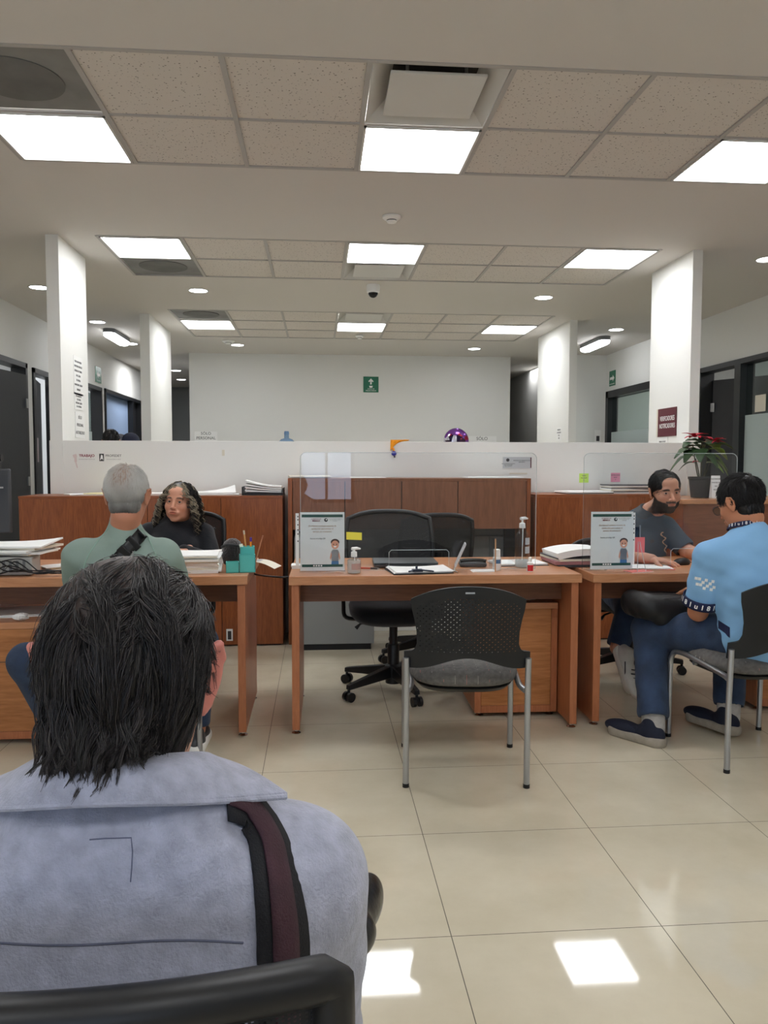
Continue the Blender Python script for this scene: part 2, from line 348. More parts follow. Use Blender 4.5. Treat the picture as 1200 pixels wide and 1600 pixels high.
for bi, j, lb in ((0, 0, 'large white square air diffuser in front of the nearest middle lit panel'), (1, 1, 'white square air diffuser behind the middle lit panel, by the dome camera'), (2, 0, 'white square air diffuser in the farthest ceiling grid')):
    x, y = GX+3.5*T, BANDS[bi][0]+(j+.5)*T
    r = empty('air_diffuser', (x, y, H), 0, lb, 'air vent', 'square air diffusers'); w = T/2-.014
    b = B(); q = .19
    for a in range(4):
        R = RZ(a*PI/2); P = [Vector((-w, -w, .0)), Vector((w, -w, .0)), Vector((q, -q, .085)), Vector((-q, -q, .085))]; Q = [p+Vector((0, 0, .006)) for p in P]
        b.add([R @ p for p in P+Q], [(0, 1, 2, 3), (7, 6, 5, 4), (0, 4, 5, 1), (3, 2, 6, 7)])
    b.out('housing', M['white_metal'], r, smooth=False)
    B().box((0, 0, .09), (2*q, 2*q, .006)).out('duct', M['gap'], r, smooth=False)
    B().box((0, 0, .008), (.42, .42, .012)).out('plate', M['white_metal'], r, bevel=.003)
    for sx in (-1, 1):
        for sy in (-1, 1): B().cyl((sx*.13, sy*.13, .012), (sx*.13, sy*.13, .088), .008, n=8).out('hanger', M['grey'], r)
for bi, j, lb in ((0, 0, 'grey perforated return vent at the near left corner of the ceiling'), (1, 1, 'grey perforated return vent behind the left lit panel above the first pillar'), (2, 0, 'grey perforated return vent in the farthest ceiling grid')):
    x, y = GX+.5*T, BANDS[bi][0]+(j+.5)*T
    r = empty('return_vent', (x, y, H), 0, lb, 'air vent', 'perforated return vents')
    B().box((0, 0, .012), (T-.03, T-.03, .008)).out('grille', M['vent_grey'], r, smooth=False)
    B().lathe([(.2, .0035), (.2, .0075)], n=40).out('duct_opening', mat('duct_grey', (104, 104, 102), .7, var=.2, vscale=5), r)
# downlights, tube lamps, detectors, camera
for k, (x, y, lb) in enumerate([(-2.633, 7.82, 'round white downlight left of the first left pillar'), (-1.146, 7.82, 'round white downlight right of the first left pillar'), (2.255, 7.83, 'round white downlight left of the first right pillar'),
    (-2.593, 9.65, 'round white downlight just right of the first left pillar, above the oval lamp'), (-2.595, 11.35, 'round white downlight beside the left oval bulkhead lamp'), (3.691, 9.6, 'round white downlight between the two right pillars'),
    (-1.127, 11.33, 'round white downlight near the far wall, left side'), (2.262, 11.38, 'round white downlight near the far wall, right side'), (3.647, 6.217, 'round white downlight cut by the right edge of the photo'),
    (-2.545, 14.54, 'small downlight deep in the left passage behind the second pillar'), (-2.717, 16.09, 'smallest downlight deepest in the left passage')]):
    r = empty('downlight', (x, y, H), 0, lb, 'downlight', 'round ceiling downlights')
    B().lathe([(.084, -.004), (.098, -.004), (.1, 0), (.1, .004), (.084, .004)], n=32, ring=True).out('trim_ring', M['white_metal'], r)
    B().lathe([(.001, -.002), (.085, -.002), (.085, .003), (.001, .003)], n=32).out('lens', M['downlens'], r)
for x, lb in ((-2.58, 'oval bulkhead lamp on the ceiling of the left passage'), (3.74, 'oval bulkhead lamp on the ceiling of the right passage')):
    r = empty('bulkhead_lamp', (x, 10.5, H), 0, lb, 'lamp', 'oval bulkhead lamps')
    st = lambda w, l, z: [(math.copysign(1, math.sin(a))*0+w*math.sin(a), (l-w)*(1 if math.cos(a) > 0 else -1)+w*math.cos(a), z) for a in np.linspace(0, 2*PI, 32, endpoint=False)]
    b = B(); P = [(p[0], p[1]) for p in st(.075, .44, 0)]
    b.prism(P, lambda u, v, t: (u, v, -.05*t)); b.out('base', M['grey'], r)
    b = B(); V = []
    for s_, z in ((1, -.05), (.96, -.085), (.7, -.1), (.2, -.104)): V += [(p[0]*s_*.95, p[1]*(.97 if s_ < 1 else 1)*(1 if s_ > .8 else .85+.1*s_), z) for p in st(.075, .44, 0)]
    Fc = [(q*32+i, q*32+(i+1) % 32, (q+1)*32+(i+1) % 32, (q+1)*32+i) for q in range(3) for i in range(32)]+[tuple(96+i for i in range(32)), tuple(range(31, -1, -1))]
    b.add(V, Fc); b.out('cover', mat('lit_cover', (250, 252, 255), .4, emit=7), r)
for x, y, lb, s_ in ((.498, 5.37, 'round white smoke detector on the ceiling between the near and middle light rows', 1), (.544, 10.33, 'round white smoke detector beyond the farthest middle lit panel', .9), (-1.207, 10.93, 'flat white round detector beside the far left downlight', 1.35)):
    r = empty('smoke_detector', (x, y, H), 0, lb, 'smoke detector')
    B().lathe([(.05*s_, 0), (.062*s_, -.004), (.062*s_, -.016), (.05*s_, -.026), (.038*s_, -.03)], n=28).out('base', M['white_plastic'], r)
    B().lathe([(.034*s_, -.03), (.034*s_, -.036), (.001, -.036)], n=28).out('sensor_grille', M['darkgrey'], r)
    B().lathe([(.036*s_, -.036), (.03*s_, -.046), (.001, -.048)], n=28).out('cap', M['white_plastic'], r)
r = empty('dome_camera', (.516, 7.424, H), 0, 'white dome security camera with a black eye on the ceiling', 'camera')
B().lathe([(.06, 0), (.064, -.02), (.058, -.07), (.05, -.076)], n=28).out('housing', M['white_plastic'], r)
B().lathe([(.047, -.07), (.044, -.09), (.03, -.11), (.012, -.12), (.001, -.121)], n=28).out('dome', mat('smoked_dome', (12, 12, 14), .08), r)
# walls
PARTS = []
def wall_x(name, x0, x1, ops, y0, y1):
    """wall along y with openings (ya, yb, za, zb)"""
    b = B(); y = y0
    for ya, yb, za, zb in sorted(ops):
        b.span((x0, y, 0), (x1, ya, H)); b.span((x0, ya, zb), (x1, yb, H))
        if za > 0: b.span((x0, ya, 0), (x1, yb, za))
        y = yb
    b.span((x0, y, 0), (x1, y1, H)); return struct(b, name, M['wall'], smooth=False)
wall_x('wall_left', XL-.14, XL, [(6.2, 9.02, 0, 2.39), (9.2, 10.1, 0, 2.37), (10.9, 12.03, 0, 2.41), (12.2, 14.66, .9, 2.42)], YB, 17.7)
wall_x('wall_right', XR, XR+.14, [(6.2, 8.84, 0, 2.4), (9.3, 11.8, 0, 2.4)], YB, 11.86)
struct(B().span((-9, 17.7, 0), (-2.0, 17.8, H)), 'wall_far_left', mat('shaded_grey_wall', (168, 172, 172), .9), smooth=False)  # plain grey end wall of the left passage
struct(B().span((3.9, 11.86, 0), (7, 12.0, H)).span((3.78, 11.86, 0), (3.9, 20, H)), 'wall_far_right', M['wall'], smooth=False)
struct(B().span((-1.94, YF, 0), (3.0, YF+.14, H)), 'wall_far', M['wall'], smooth=False)
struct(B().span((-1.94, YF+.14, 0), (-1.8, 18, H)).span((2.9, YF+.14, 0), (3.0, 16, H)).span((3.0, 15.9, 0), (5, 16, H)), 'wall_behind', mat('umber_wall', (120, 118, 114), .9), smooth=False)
# side rooms behind the openings so that they are not open to the sky
b = B()
b.span((-6.4, 5.9, 0), (-6.3, 17.7, H)); b.span((-6.4, 5.8, 0), (XL-.14, 5.9, H)); b.span((-6.3, 9.08, 0), (XL-.14, 9.14, H)); b.span((-6.3, 12.06, 0), (XL-.14, 12.14, H)); b.span((-6.3, 10.4, 0), (XL-.14, 10.5, H))
struct(b, 'wall_side_left', mat('side_room_paint', (222, 225, 228), .9), smooth=False)
b = B(); b.span((8.3, 4, 0), (8.4, 12, H)); b.span((XR+.14, 9.02, 0), (8.3, 9.1, H)); b.span((XR+.14, 4, 0), (8.3, 4.1, H)); b.span((XR+.14, 11.9, 0), (8.3, 12, H))
struct(b, 'wall_side_right', mat('side_room_grey', (196, 198, 196), .9), smooth=False)
# wall behind the camera with daylit windows (they light the backs of the people and shine in the acrylic)
b = B(); WIN = [(-6.3, -4.2), (-3.0, -1.2), (-.30, .55)]
x = -9
for xa, xb in WIN: b.span((x, YB-.15, 0), (xa, YB, H)); b.span((xa, YB-.15, 0), (xb, YB, .7)); b.span((xa, YB-.15, 2.4), (xb, YB, H)); x = xb
b.span((x, YB-.15, 0), (11, YB, H)); struct(b, 'wall_back', M['wall'], smooth=False)
struct(B().span((-9.1, YB-1, 0), (-9, 22, H)).span((11, YB-1, 0), (11.1, 22, H)).span((-9, 20, 0), (11, 20.1, H)), 'wall_outer', M['wall'], smooth=False)
for k, (xa, xb) in enumerate(WIN):
    w = B(); t = .05
    w.span((xa, YB-.1, .7), (xb, YB-.04, .7+t)); w.span((xa, YB-.1, 2.4-t), (xb, YB-.04, 2.4)); w.span((xa, YB-.1, .7), (xa+t, YB-.04, 2.4)); w.span((xb-t, YB-.1, .7), (xb, YB-.04, 2.4)); w.span(((xa+xb)/2-.02, YB-.1, .7), ((xa+xb)/2+.02, YB-.04, 2.4))
    struct(w, f'window_{k+3}', M['black_frame'])
    L_ = bpy.data.lights.new('daylight_portal', 'AREA'); L_.shape = 'RECTANGLE'; L_.size = xb-xa; L_.size_y = 1.7; L_.cycles.is_portal = True
    lo = bpy.data.objects.new('daylight_portal', L_); COL.objects.link(lo); lo.location = ((xa+xb)/2, YB-.12, 1.55); lo.rotation_euler = (-PI/2, 0, PI) if False else (PI/2, 0, 0)
    lo.rotation_euler = (PI/2, 0, PI)
struct(B().span((-9, YB-1, -.3), (11, YB-.15, -.12)), 'trim_1', M['wall'], smooth=False)
# unseen area lamps added to brighten the side rooms and back passages
for x, y, w_ in ((-4.8, 7.6, 18), (-4.8, 9.75, 22), (-4.8, 11.3, 18), (-4.3, 13.4, 26), (6.3, 7.0, 26), (6.3, 10.5, 26), (-2.6, 13.5, 14), (3.85, 13.6, 6)):
    L_ = bpy.data.lights.new('side_room_lamp', 'AREA'); L_.size = .6; L_.energy = w_; lo = bpy.data.objects.new('side_room_lamp', L_); COL.objects.link(lo); lo.location = (x, y, H-.02)
# pillars and partition
for k, (xa, xb, ya, yb) in enumerate([(-1.975, -1.885, 6.02, 6.70), (-1.975, -1.87, 9.06, 10.34), (2.912, 2.99, 6.0, 6.76), (2.91, 3.0, 9.0, 10.32)]):
    struct(B().span((xa, ya, 0), (xb, yb, H)), f'wall_pillar_{k+1}', M['pillar'], smooth=False)
struct(B().span((-1.985, 6.03, 0), (3.03, 6.13, 1.468)), 'wall_partition', M['pillar'], smooth=False, bevel=.002)
# left openings: black frames, open charcoal door leaves, window onto a pale blue blind
def frame_x(name, x, ya, yb, z1, t=.055, z0=0, far=True, near=True, m='black_frame', dx=.16):
    b = B(); b.span((x-dx/2, ya, z1-t), (x+dx/2, yb, z1))
    if near: b.span((x-dx/2, ya, z0), (x+dx/2, ya+t, z1))
    if far: b.span((x-dx/2, yb-t, z0), (x+dx/2, yb, z1))
    if z0: b.span((x-dx/2, ya, z0), (x+dx/2, yb, z0+t))
    return struct(b, name, M[m])
def hinges(par, pts):
    for p in pts: B().box(p, (.02, .05, .1)).out('hinge', M['steel'], par)
frame_x('trim_2', XL-.06, 6.2, 9.02, 2.39)
d = struct(B().box((0, -.42, 1.13), (.045, .84, 2.26)), 'door_1', M['dark_door'], loc=(XL+.005, 8.955, 0), rot=(0, 0, -.12)); hinges(d, [(.03, -.02, 1.95), (.03, -.02, 1.1)])
frame_x('trim_3', XL-.06, 9.2, 10.1, 2.37)
d = struct(B().box((0, .36, 1.13), (.045, .72, 2.26)), 'door_2', M['dark_door'], loc=(XL-.02, 9.25, 0), rot=(0, 0, .23))
B().box((.026, .2, 1.45), (.004, .16, .28)).out('notice', mat('pink_notice', (176, 164, 168), .6), d)
frame_x('trim_4', XL-.06, 10.9, 12.03, 2.41)
b = B().span((XL-.06, 11.0, .0), (XL-.054, 11.7, 2.3)); o = struct(b, 'window_1', M['glass'], smooth=False)
B().span((XL-.052, 11.0, .0), (XL-.05, 11.7, 1.75)).out('frosted_band', M['frost'], o, smooth=False)
frame_x('trim_5', XL-.06, 12.2, 14.66, 2.42, z0=.9)
o = struct(B().span((XL-.08, 14.0, .95), (XL+.01, 14.08, 2.37)), 'window_2', M['black_frame'])
B().span((XL-.09, 12.25, .95), (XL-.08, 14.0, 2.37)).out('blind', mat('pale_blue_blind', (150, 172, 206), .7), o, smooth=False)
B().span((XL-.09, 14.08, .95), (XL-.08, 14.6, 2.37)).out('dark_pane', M['dark_door'], o, smooth=False)
# right openings
frame_x('trim_6', XR+.05, 6.2, 8.84, 2.4, far=True)
o = struct(B().span((XR-.03, 7.93, 0), (XR+.13, 8.05, 2.35)), 'trim_7', M['black_frame'])
d = struct(B().box((0, -.43, 1.13), (.045, .86, 2.26)), 'door_3', M['dark_door'], loc=(XR+.13, 8.78, 0), rot=(0, 0, .5)); hinges(d, [(-.03, -.01, 1.95), (-.03, -.01, 1.05)])
B().box((-.026, -.60, 1.50), (.004, .13, .26)).out('notice', M['paper2'], d)
B().box((-.026, -.66, 1.26), (.004, .24, .24)).out('name_plate', M['maroon'], d)
B().box((-.027, -.50, 1.26), (.004, .07, .24)).out('paper_strip', M['paper'], d)
text('CO', .06, (-.030, -.60, 1.25), (PI/2, 0, -PI/2), M['whiteink'], d, 'door_lettering')
o = struct(B().span((XR+.04, 6.25, 0), (XR+.046, 7.93, 2.35)), 'window_7', M['glass'], smooth=False)
B().span((XR+.034, 6.25, 0), (XR+.037, 7.93, 1.81)).out('frosted_band', M['frost'], o, smooth=False)
B().span((XR+.03, 7.55, 1.83), (XR+.033, 7.74, 2.0)).out('taped_paper', M['paper2'], o, smooth=False)
frame_x('trim_8', XR+.05, 9.3, 11.8, 2.4, t=.1)
o = struct(B().span((XR+.04, 9.4, 0), (XR+.046, 11.7, 2.3)), 'window_8', M['glass'], smooth=False)
B().span((XR+.034, 9.4, 0), (XR+.037, 11.7, 1.78)).out('frosted_band', M['frost'], o, smooth=False)
# ---------------------------------------------------------------- desks, pedestals, cabinets
def foot(par, x, y):
    B().lathe([(.02, 0), (.022, .004), (.014, .009), (.008, .012), (.008, .026)], (x, y, 0), n=16).out('levelling_foot', M['chrome'], par)
def desk(x0, x1, y0, y1, label, rz=0, top=.768, legs=(0, 1)):
    r = empty('desk', (x0, y0, 0), rz, label, 'desk', 'front row of wooden desks'); w = x1-x0; d = y1-y0
    B().span((-.012, -.012, top-.042), (w+.012, d, top)).out('desktop', M['beech'], r, bevel=.002)
    for i in legs:
        xa = 0 if i == 0 else w-.036
        B().span((xa, 0, .024), (xa+.036, d-.04, top-.0425)).out('side_panel', M['beech_z'], r, bevel=.0015)
        foot(r, xa+.018, .03); foot(r, xa+.018, d-.08)
    B().span((.0365, .16, top-.15), (w-.0365, .178, top-.043)).out('modesty_panel', M['modesty'], r)
    return r
desk(-.128, 1.262, 3.72, 4.43, 'wooden desk in the middle with a poster stand, closed laptop and clipboard on it', rz=-.012)
desk(-1.95, -.345, 3.71, 4.41, 'wooden desk on the left with heaped papers and a turquoise pen holder', top=.775)
desk(1.352, 2.85, 3.735, 4.43, 'wooden desk on the right where the bearded man works', top=.762)
def pedestal(x0, x1, y0, y1, h, label, rz=0):
    r = empty('drawer_pedestal', (x0, y0, 0), rz, label, 'pedestal'); w = x1-x0; d = y1-y0
    B().span((0, .018, .024), (w, d, h-.03)).out('body', M['beech_z'], r, bevel=.001)
    B().span((0, 0, h-.03), (w, d, h)).out('top_panel', M['beech'], r, bevel=.001)
    b = B(); b.span((0, 0, .024), (.032, .018, h-.0305)); b.span((w-.032, 0, .024), (w, .018, h-.0305)); b.span((.0325, 0, .024), (w-.0325, .018, .06)); b.out('front_frame', M['beech_z'], r, bevel=.001)
    B().span((.033, .004, .0605), (w-.033, .016, h-.031)).out('front_panel', M['oak_x'], r, bevel=.001)
    foot(r, .03, .04); foot(r, w-.03, .04); foot(r, .03, d-.04); foot(r, w-.03, d-.04); return r
pedestal(.795, 1.222, 3.91, 4.38, .592, 'low wooden drawer pedestal under the right end of the middle desk', rz=-.02)
r = pedestal(-1.90, -1.275, 3.70, 4.2, .57, 'low wooden drawer pedestal under the left desk with a notebook on top')
b = B(); b.span((.0, -.001, .385), (.625, .0, .388)); b.out('drawer_gap', M['gap'], r)
pedestal(2.30, 2.77, 3.9, 4.36, .592, 'low wooden drawer pedestal under the right desk behind the blue-shirted man', rz=.0)
def knob(par, x, y, z): B().lathe([(.009, 0), (.011, .006), (.013, .012), (.008, .016), (.001, .017)], (x, y, z), n=16, R=RX(PI/2)).out('knob', M['chrome'], par)
def credenza(x0, x1, y0, y1, h, seams, label, knobs=()):
    r = empty('credenza', (x0, y0, 0), 0, label, 'cabinet', 'tall cherry wood cabinets along the partition'); w = x1-x0; d = y1-y0
    B().span((.001, .02, .03), (w-.001, d, h-.02)).out('body', M['cherry'], r)
    B().span((0, 0, h-.018), (w, d, h)).out('top_panel', M['cherry_x'], r, bevel=.001)
    B().span((.02, .03, 0), (w-.02, d, .0295)).out('plinth', M['black'], r)
    B().span((.004, .0196, .02), (w-.004, .0199, h-.02)).out('door_reveal', M['ink'], r)  # thin black sheet paints the shade in the gaps between the doors
    e = [0]+[s-x0 for s in seams]+[w]
    for a, c in zip(e, e[1:]): B().span((a+.002, 0, .012), (c-.002, .0195, h-.0185)).out('door', M['cherry'], r, bevel=.001)
    for kx, kz in knobs: knob(r, kx-x0, 0, kz)
    return r
r = credenza(-2.06, -.252, 5.6, 6.025, 1.072, [-1.19, -.684], 'long cherry wood cabinet behind the left desk', [(-.73, .84)])
B().span((-.655+2.06, -.002, .04), (-.61+2.06, -.0002, .125)).out('sticker', M['paper'], r)
text('TAVIRA', .022, (-.632+2.06, -.0026, .083), (PI/2, -PI/2, 0), M['ink'], r, 'sticker_lettering') if False else B().span((-.645+2.06, -.003, .05), (-.62+2.06, -.0021, .11)).out('sticker_print', M['ink'], r)
credenza(1.575, 2.54, 5.6, 6.025, 1.078, [], 'cherry wood cabinet between the middle hutch and the plant', [(2.62, .9)] if False else [])
r = empty('counter_cabinet', (2.545, 5.32, 0), 0, 'cherry wood counter cabinet on the right holding the poinsettia', 'cabinet'); w = 1.0
B().span((.02, .03, .03), (w, .70, 1.02)).out('body', M['cherry_x'], r); B().span((0, 0, 1.02), (w, .705, 1.052)).out('top_panel', M['beech'], r, bevel=.002)
B().span((.022, .012, .02), (w, .0295, 1.019)).out('front_panel', wood('mid_cherry_x', (110, 62, 40), (134, 82, 56), 'x', .4), r)
# hutch over the middle
r = empty('hutch', (-.215, 5.62, 0), 0, 'open walnut hutch with four overhead doors behind the middle desk', 'cabinet'); w = 1.76
for xa in (0, w-.03): B().span((xa, 0, 0), (xa+.03, .40, 1.195)).out('side_panel', M['cherry'], r, bevel=.001)
B().span((.0305, 0, 1.175), (w-.0305, .40, 1.195)).out('top_panel', M['hutch'], r); B().span((.0305, .02, .835), (w-.0305, .40, 1.1745)).out('body', M['hutch'], r)
B().span((.032, .0187, .828), (w-.032, .0199, 1.1735)).out('door_reveal', M['ink'], r); ed = [.032, .405, .812, 1.222, w-.032]  # black backing: shade between the overhead doors, put in as colour
for i in range(4):
    d = B().span((ed[i]+.003, 0, .828), (ed[i+1]-.003, .0185, 1.1735)).out('door', M['hutch'], r, bevel=.001)
    if i == 3: B().lathe([(.012, 0), (.013, .004), (.004, .005)], (ed[3]+.045, 0, .878), n=16, R=RX(PI/2)).out('lock', M['chrome'], d)
B().span((.0305, .38, .74), (w-.0305, .395, .8345)).out('back_panel', M['greysteel'], r); B().span((.0305, .36, .40), (w-.0305, .395, .7395)).out('screen_panel', M['greysteel'], r)
B().span((w-.115, .33, .40), (w-.0305, .355, .834)).out('shadow_post', M['darkgrey'], r)  # dark grey upright at the right end, below the overhead doors
r = empty('filing_cabinet', (-.165, 5.42, 0), 0, 'grey steel filing cabinet with a black plinth under the hutch', 'cabinet')
B().span((0, 0, .045), (.55, .45, .79)).out('body', M['greysteel'], r, bevel=.003); B().span((.02, .02, 0), (.53, .43, .0445)).out('plinth', M['black'], r)
B().span((.0, -.006, .42), (.55, -.0002, .425)).out('drawer_gap', M['gap'], r)
# ---------------------------------------------------------------- chairs
seatfab = mat('grey_dash_fabric', (104, 102, 100), .95, bump=.25, bscale=350, var=.22, vscale=60)
nt_ = seatfab.node_tree; tc_ = nt_.nodes.new('ShaderNodeTexCoord'); sx_ = nt_.nodes.new('ShaderNodeSeparateXYZ'); nt_.links.new(tc_.outputs['Object'], sx_.inputs[0]); dd_ = []
for ax_, per_, lim_ in (('X', .023, .0011), ('Y', .016, .0042), ('X', .046, .012)):   # woven dashes
    p_ = nt_.nodes.new('ShaderNodeMath'); p_.operation = 'PINGPONG'; p_.inputs[1].default_value = per_; nt_.links.new(sx_.outputs[ax_], p_.inputs[0]); l_ = nt_.nodes.new('ShaderNodeMath'); l_.operation = 'LESS_THAN'; l_.inputs[1].default_value = lim_; nt_.links.new(p_.outputs[0], l_.inputs[0]); dd_.append(l_)
m1_ = nt_.nodes.new('ShaderNodeMath'); m1_.operation = 'MULTIPLY'; nt_.links.new(dd_[0].outputs[0], m1_.inputs[0]); nt_.links.new(dd_[1].outputs[0], m1_.inputs[1])
c2_ = nt_.nodes.new('ShaderNodeMix'); c2_.data_type = 'RGBA'; c2_.inputs[6].default_value = lin((150, 146, 144))+(1,); c2_.inputs[7].default_value = lin((168, 112, 108))+(1,); nt_.links.new(dd_[2].outputs[0], c2_.inputs[0])
c3_ = nt_.nodes.new('ShaderNodeMix'); c3_.data_type = 'RGBA'; bs_ = nt_.nodes['Principled BSDF'].inputs['Base Color']; nt_.links.new(bs_.links[0].from_socket, c3_.inputs[6]); nt_.links.new(m1_.outputs[0], c3_.inputs[0]); nt_.links.new(c2_.outputs[2], c3_.inputs[7]); nt_.links.new(c3_.outputs[2], bs_)
holeplast = holes_mat('perforated_black_plastic', (24, 26, 29), .0236, .0205, .0027, (.19, .07), .055, .285)
def tab(x, pts):
    for (a, u), (c, v) in zip(pts, pts[1:]):
        if x <= c: return u+(v-u)*max(0, min(1, (x-a)/(c-a)))
    return pts[-1][1]
HW = [(.48, .252), (.556, .252), (.5575, .226), (.566, .212), (.59, .202), (.64, .203), (.69, .212), (.73, .222), (.765, .226), (.83, .226)]
def guest_chair(loc, rz, label):
    r = empty('guest_chair', loc, rz, label, 'chair', 'grey seated guest chairs with perforated black backs')
    for s in (-1, 1):
        B().tube([(s*.243, -.235, .012), (s*.243, -.235, .30), (s*.243, -.243, .53)], .0125, 14).out('leg', M['silver'], r)
        P = bez([(s*.243, .22, .012), (s*.243, .215, .30), (s*.243, .20, .40), (s*.235, .14, .425), (s*.225, .0, .415), (s*.222, -.16, .40), (s*.236, -.228, .395)], 6)
        B().tube(P, .0125, 14).out('leg', M['silver'], r)
        for y in (-.235, .22): B().cyl((s*.243, y, 0), (s*.243, y, .016), .0135, n=14).out('rubber_foot', M['black'], r)
    B().cyl((-.222, .06, .395), (.222, .06, .395), .01, n=10).out('crossbar', M['silver'], r)
    # seat: shaped cushion over a thin black shell
    def outl(k, a):
        c, s_ = math.cos(a), math.sin(a); e = 2/3.2
        return (k*.225*math.copysign(abs(c)**e, c)*(1-.08*(s_ < 0)*abs(s_)), k*.225*math.copysign(abs(s_)**e, s_))
    def rings(rows, nm, mt):
        b = B(); n = 48; V = []
        for k, z, dz in rows:
            for j in range(n):
                x, y = outl(k, 2*PI*j/n); V.append((x, y+.005, z+dz*((x/.22)**2)-.02*max(0, y/.22)**2))
        q = len(rows); Fc = [(i*n+j, i*n+(j+1) % n, (i+1)*n+(j+1) % n, (i+1)*n+j) for i in range(q-1) for j in range(n)]+[tuple(range(n-1, -1, -1)), tuple((q-1)*n+j for j in range(n))]
        b.add(V, Fc); return b.out(nm, mt, r, angle=60)
    rings([(.5, .372, 0), (.86, .376, 0), (.93, .392, 0), (.90, .4, 0)], 'seat_shell', M['black'])
    rings([(.90, .400, 0), (.99, .410, 0), (1.03, .430, 0), (1.0, .455, 0), (.90, .470, .004), (.6, .474, .006), (.25, .470, .003), (.02, .468, 0)], 'seat', seatfab)
    def f(u, v):
        s = u*2-1; zb = .488+.05*math.cos(min(1, abs(s)/.86)*PI/2)**2; zt = .772+.056*(1-abs(s)**2.3)
        z = zb+(zt-zb)*v; x = s*tab(z, HW); return (x, -.262-.05*(z-.5)/.33-.012+.055*(x/.25)**2-.006, z-.5)
    B().sheet(f, 40, 60, .009).out('backrest', holeplast, r, loc=(0, 0, .5), angle=50)
    B().box((0, -.338, .806), (.036, .006, .006)).out('name_clip', M['silver'], r)
    return r
guest_chair((.612, 3.29, 0), -.095, 'empty guest chair with grey seat and perforated black back in front of the middle desk')
guest_chair((1.932, 3.375, 0), .108, 'guest chair that the man in the light blue shirt sits on')
guest_chair((-.775, 3.28, 0), 0.0, 'guest chair under the grey-haired man, mostly hidden, one silver leg showing')
netting = mesh_mat('black_netting', (26, 27, 29), .0022, .72); netting2 = mesh_mat('coarse_netting', (26, 27, 29), .0044, .55)
def task_chair(loc, rz, label, top=1.0, seat=.5, star=.3, bw=.25, arms=True, lean=.0, name='office_chair'):
    r = empty(name, loc, 0, label, 'chair', 'black office chairs'); r.rotation_euler.z = rz
    for k in range(5):
        a = star+k*2*PI/5; c, s_ = math.cos(a), math.sin(a)
        b = B(); R = RZ(a)
        V = [(.035, -.026, .085), (.035, .026, .085), (.035, .022, .15), (.035, -.022, .15), (.33, -.016, .066), (.33, .016, .066), (.33, .014, .092), (.33, -.014, .092)]
        b.add([R @ Vector(p) for p in V], [(0, 1, 2, 3), (7, 6, 5, 4), (0, 4, 5, 1), (1, 5, 6, 2), (2, 6, 7, 3), (3, 7, 4, 0)])
        arm = b.out('star_leg', M['black'], r, bevel=.004)
        ca = B(); q = Vector((.322*c, .322*s_, 0)); t = Vector((-s_, c, 0))
        for sg in (-1, 1): ca.cyl(q+t*sg*.010+Vector((0, 0, .027)), q+t*sg*.027+Vector((0, 0, .027)), .0265, n=20)
        ca.cyl(q+Vector((0, 0, .03)), q+Vector((0, 0, .066)), .008, n=10); ca.out('caster', M['black'], arm)
    B().lathe([(.045, .05), (.048, .15), (.034, .16), (.034, .27), (.03, .275)], n=24).out('hub', M['black'], r)
    B().lathe([(.024, .275), (.024, seat-.08)], n=20).out('gas_column', M['black'], r)
    B().span((-.10, -.12, seat-.085), (.10, .10, seat-.055)).out('mechanism', M['black'], r, bevel=.006)
    B().tube([(.10, 0, seat-.07), (.19, .02, seat-.085), (.215, .02, seat-.11)], [.006, .006, .012], 8).out('lever', M['black'], r)
    b = B(); n = 40; V = []; rows = [(.6, -.055), (.9, -.05), (1.0, -.02), (1.02, .01), (.97, .035), (.8, .045), (.3, .04), (.02, .038)]
    for k, z in rows:
        for j in range(n):
            a = 2*PI*j/n; c, s_ = math.cos(a), math.sin(a); e = 2/3.4
            V.append((k*.25*math.copysign(abs(c)**e, c), k*.245*math.copysign(abs(s_)**e, s_), seat+z-.02*max(0, s_*k)**3))
    b.add(V, [(i*n+j, i*n+(j+1) % n, (i+1)*n+(j+1) % n, (i+1)*n+j) for i in range(len(rows)-1) for j in range(n)]+[tuple(range(n-1, -1, -1)), tuple((len(rows)-1)*n+j for j in range(n))])
    b.out('seat', M['blackfab'], r, angle=60)
    z0, z1 = seat+.08, top
    yb = lambda x, z: -.27-.09*(z-z0)/(z1-z0)+(.05 if not lean else .055)*(x/bw)**2+lean*(z-z0)
    hw = (lambda z: bw) if lean else lambda z: bw*(.84+.16*math.sin(PI*min(1, (z-z0)/(z1-z0)*.75+.1)))
    P = []
    for i in range(28):
        t = i/27; s = -1+2*t; P.append((s*hw(z1)*.96, None, z1-(.035*abs(s)**3.0 if not lean else .018+.016*abs(s)**2)))
    P += [(hw(z1-.04-(z1-z0-.08)*t), None, z1-.04-(z1-z0-.08)*t) for t in np.linspace(0, 1, 16)]
    P += [(s*hw(z0)*.96, None, z0+.03*abs(s)**3) for s in np.linspace(1, -1, 16)]
    P += [(-hw(z0+.04+(z1-z0-.08)*t), None, z0+.04+(z1-z0-.08)*t) for t in np.linspace(0, 1, 16)]
    P = [(x, yb(x, z), z) for x, _, z in P]
    B().tube(P, .014 if not lean else .0175, 14, closed=True).out('back_frame', M['black'], r)
    def f(u, v):
        z = z0+.01+(z1-z0-.02)*v; x = (u*2-1)*(hw(z)-.004); z -= .035*abs(u*2-1)**3*(v > .6)*(v-.6)/.4; return (x, yb(x, z)+.002, z)
    B().sheet(f, 20, 20).out('back_mesh', netting2 if lean else netting, r, angle=180)
    B().tube(bez([(0, -.10, seat-.06), (0, -.28, seat-.03), (0, -.32, z0+.02), (0, yb(0, z0+.2)-.02, z0+.2)], 6), [.024]*19, 10, flat=.6).out('back_support', M['black'], r)
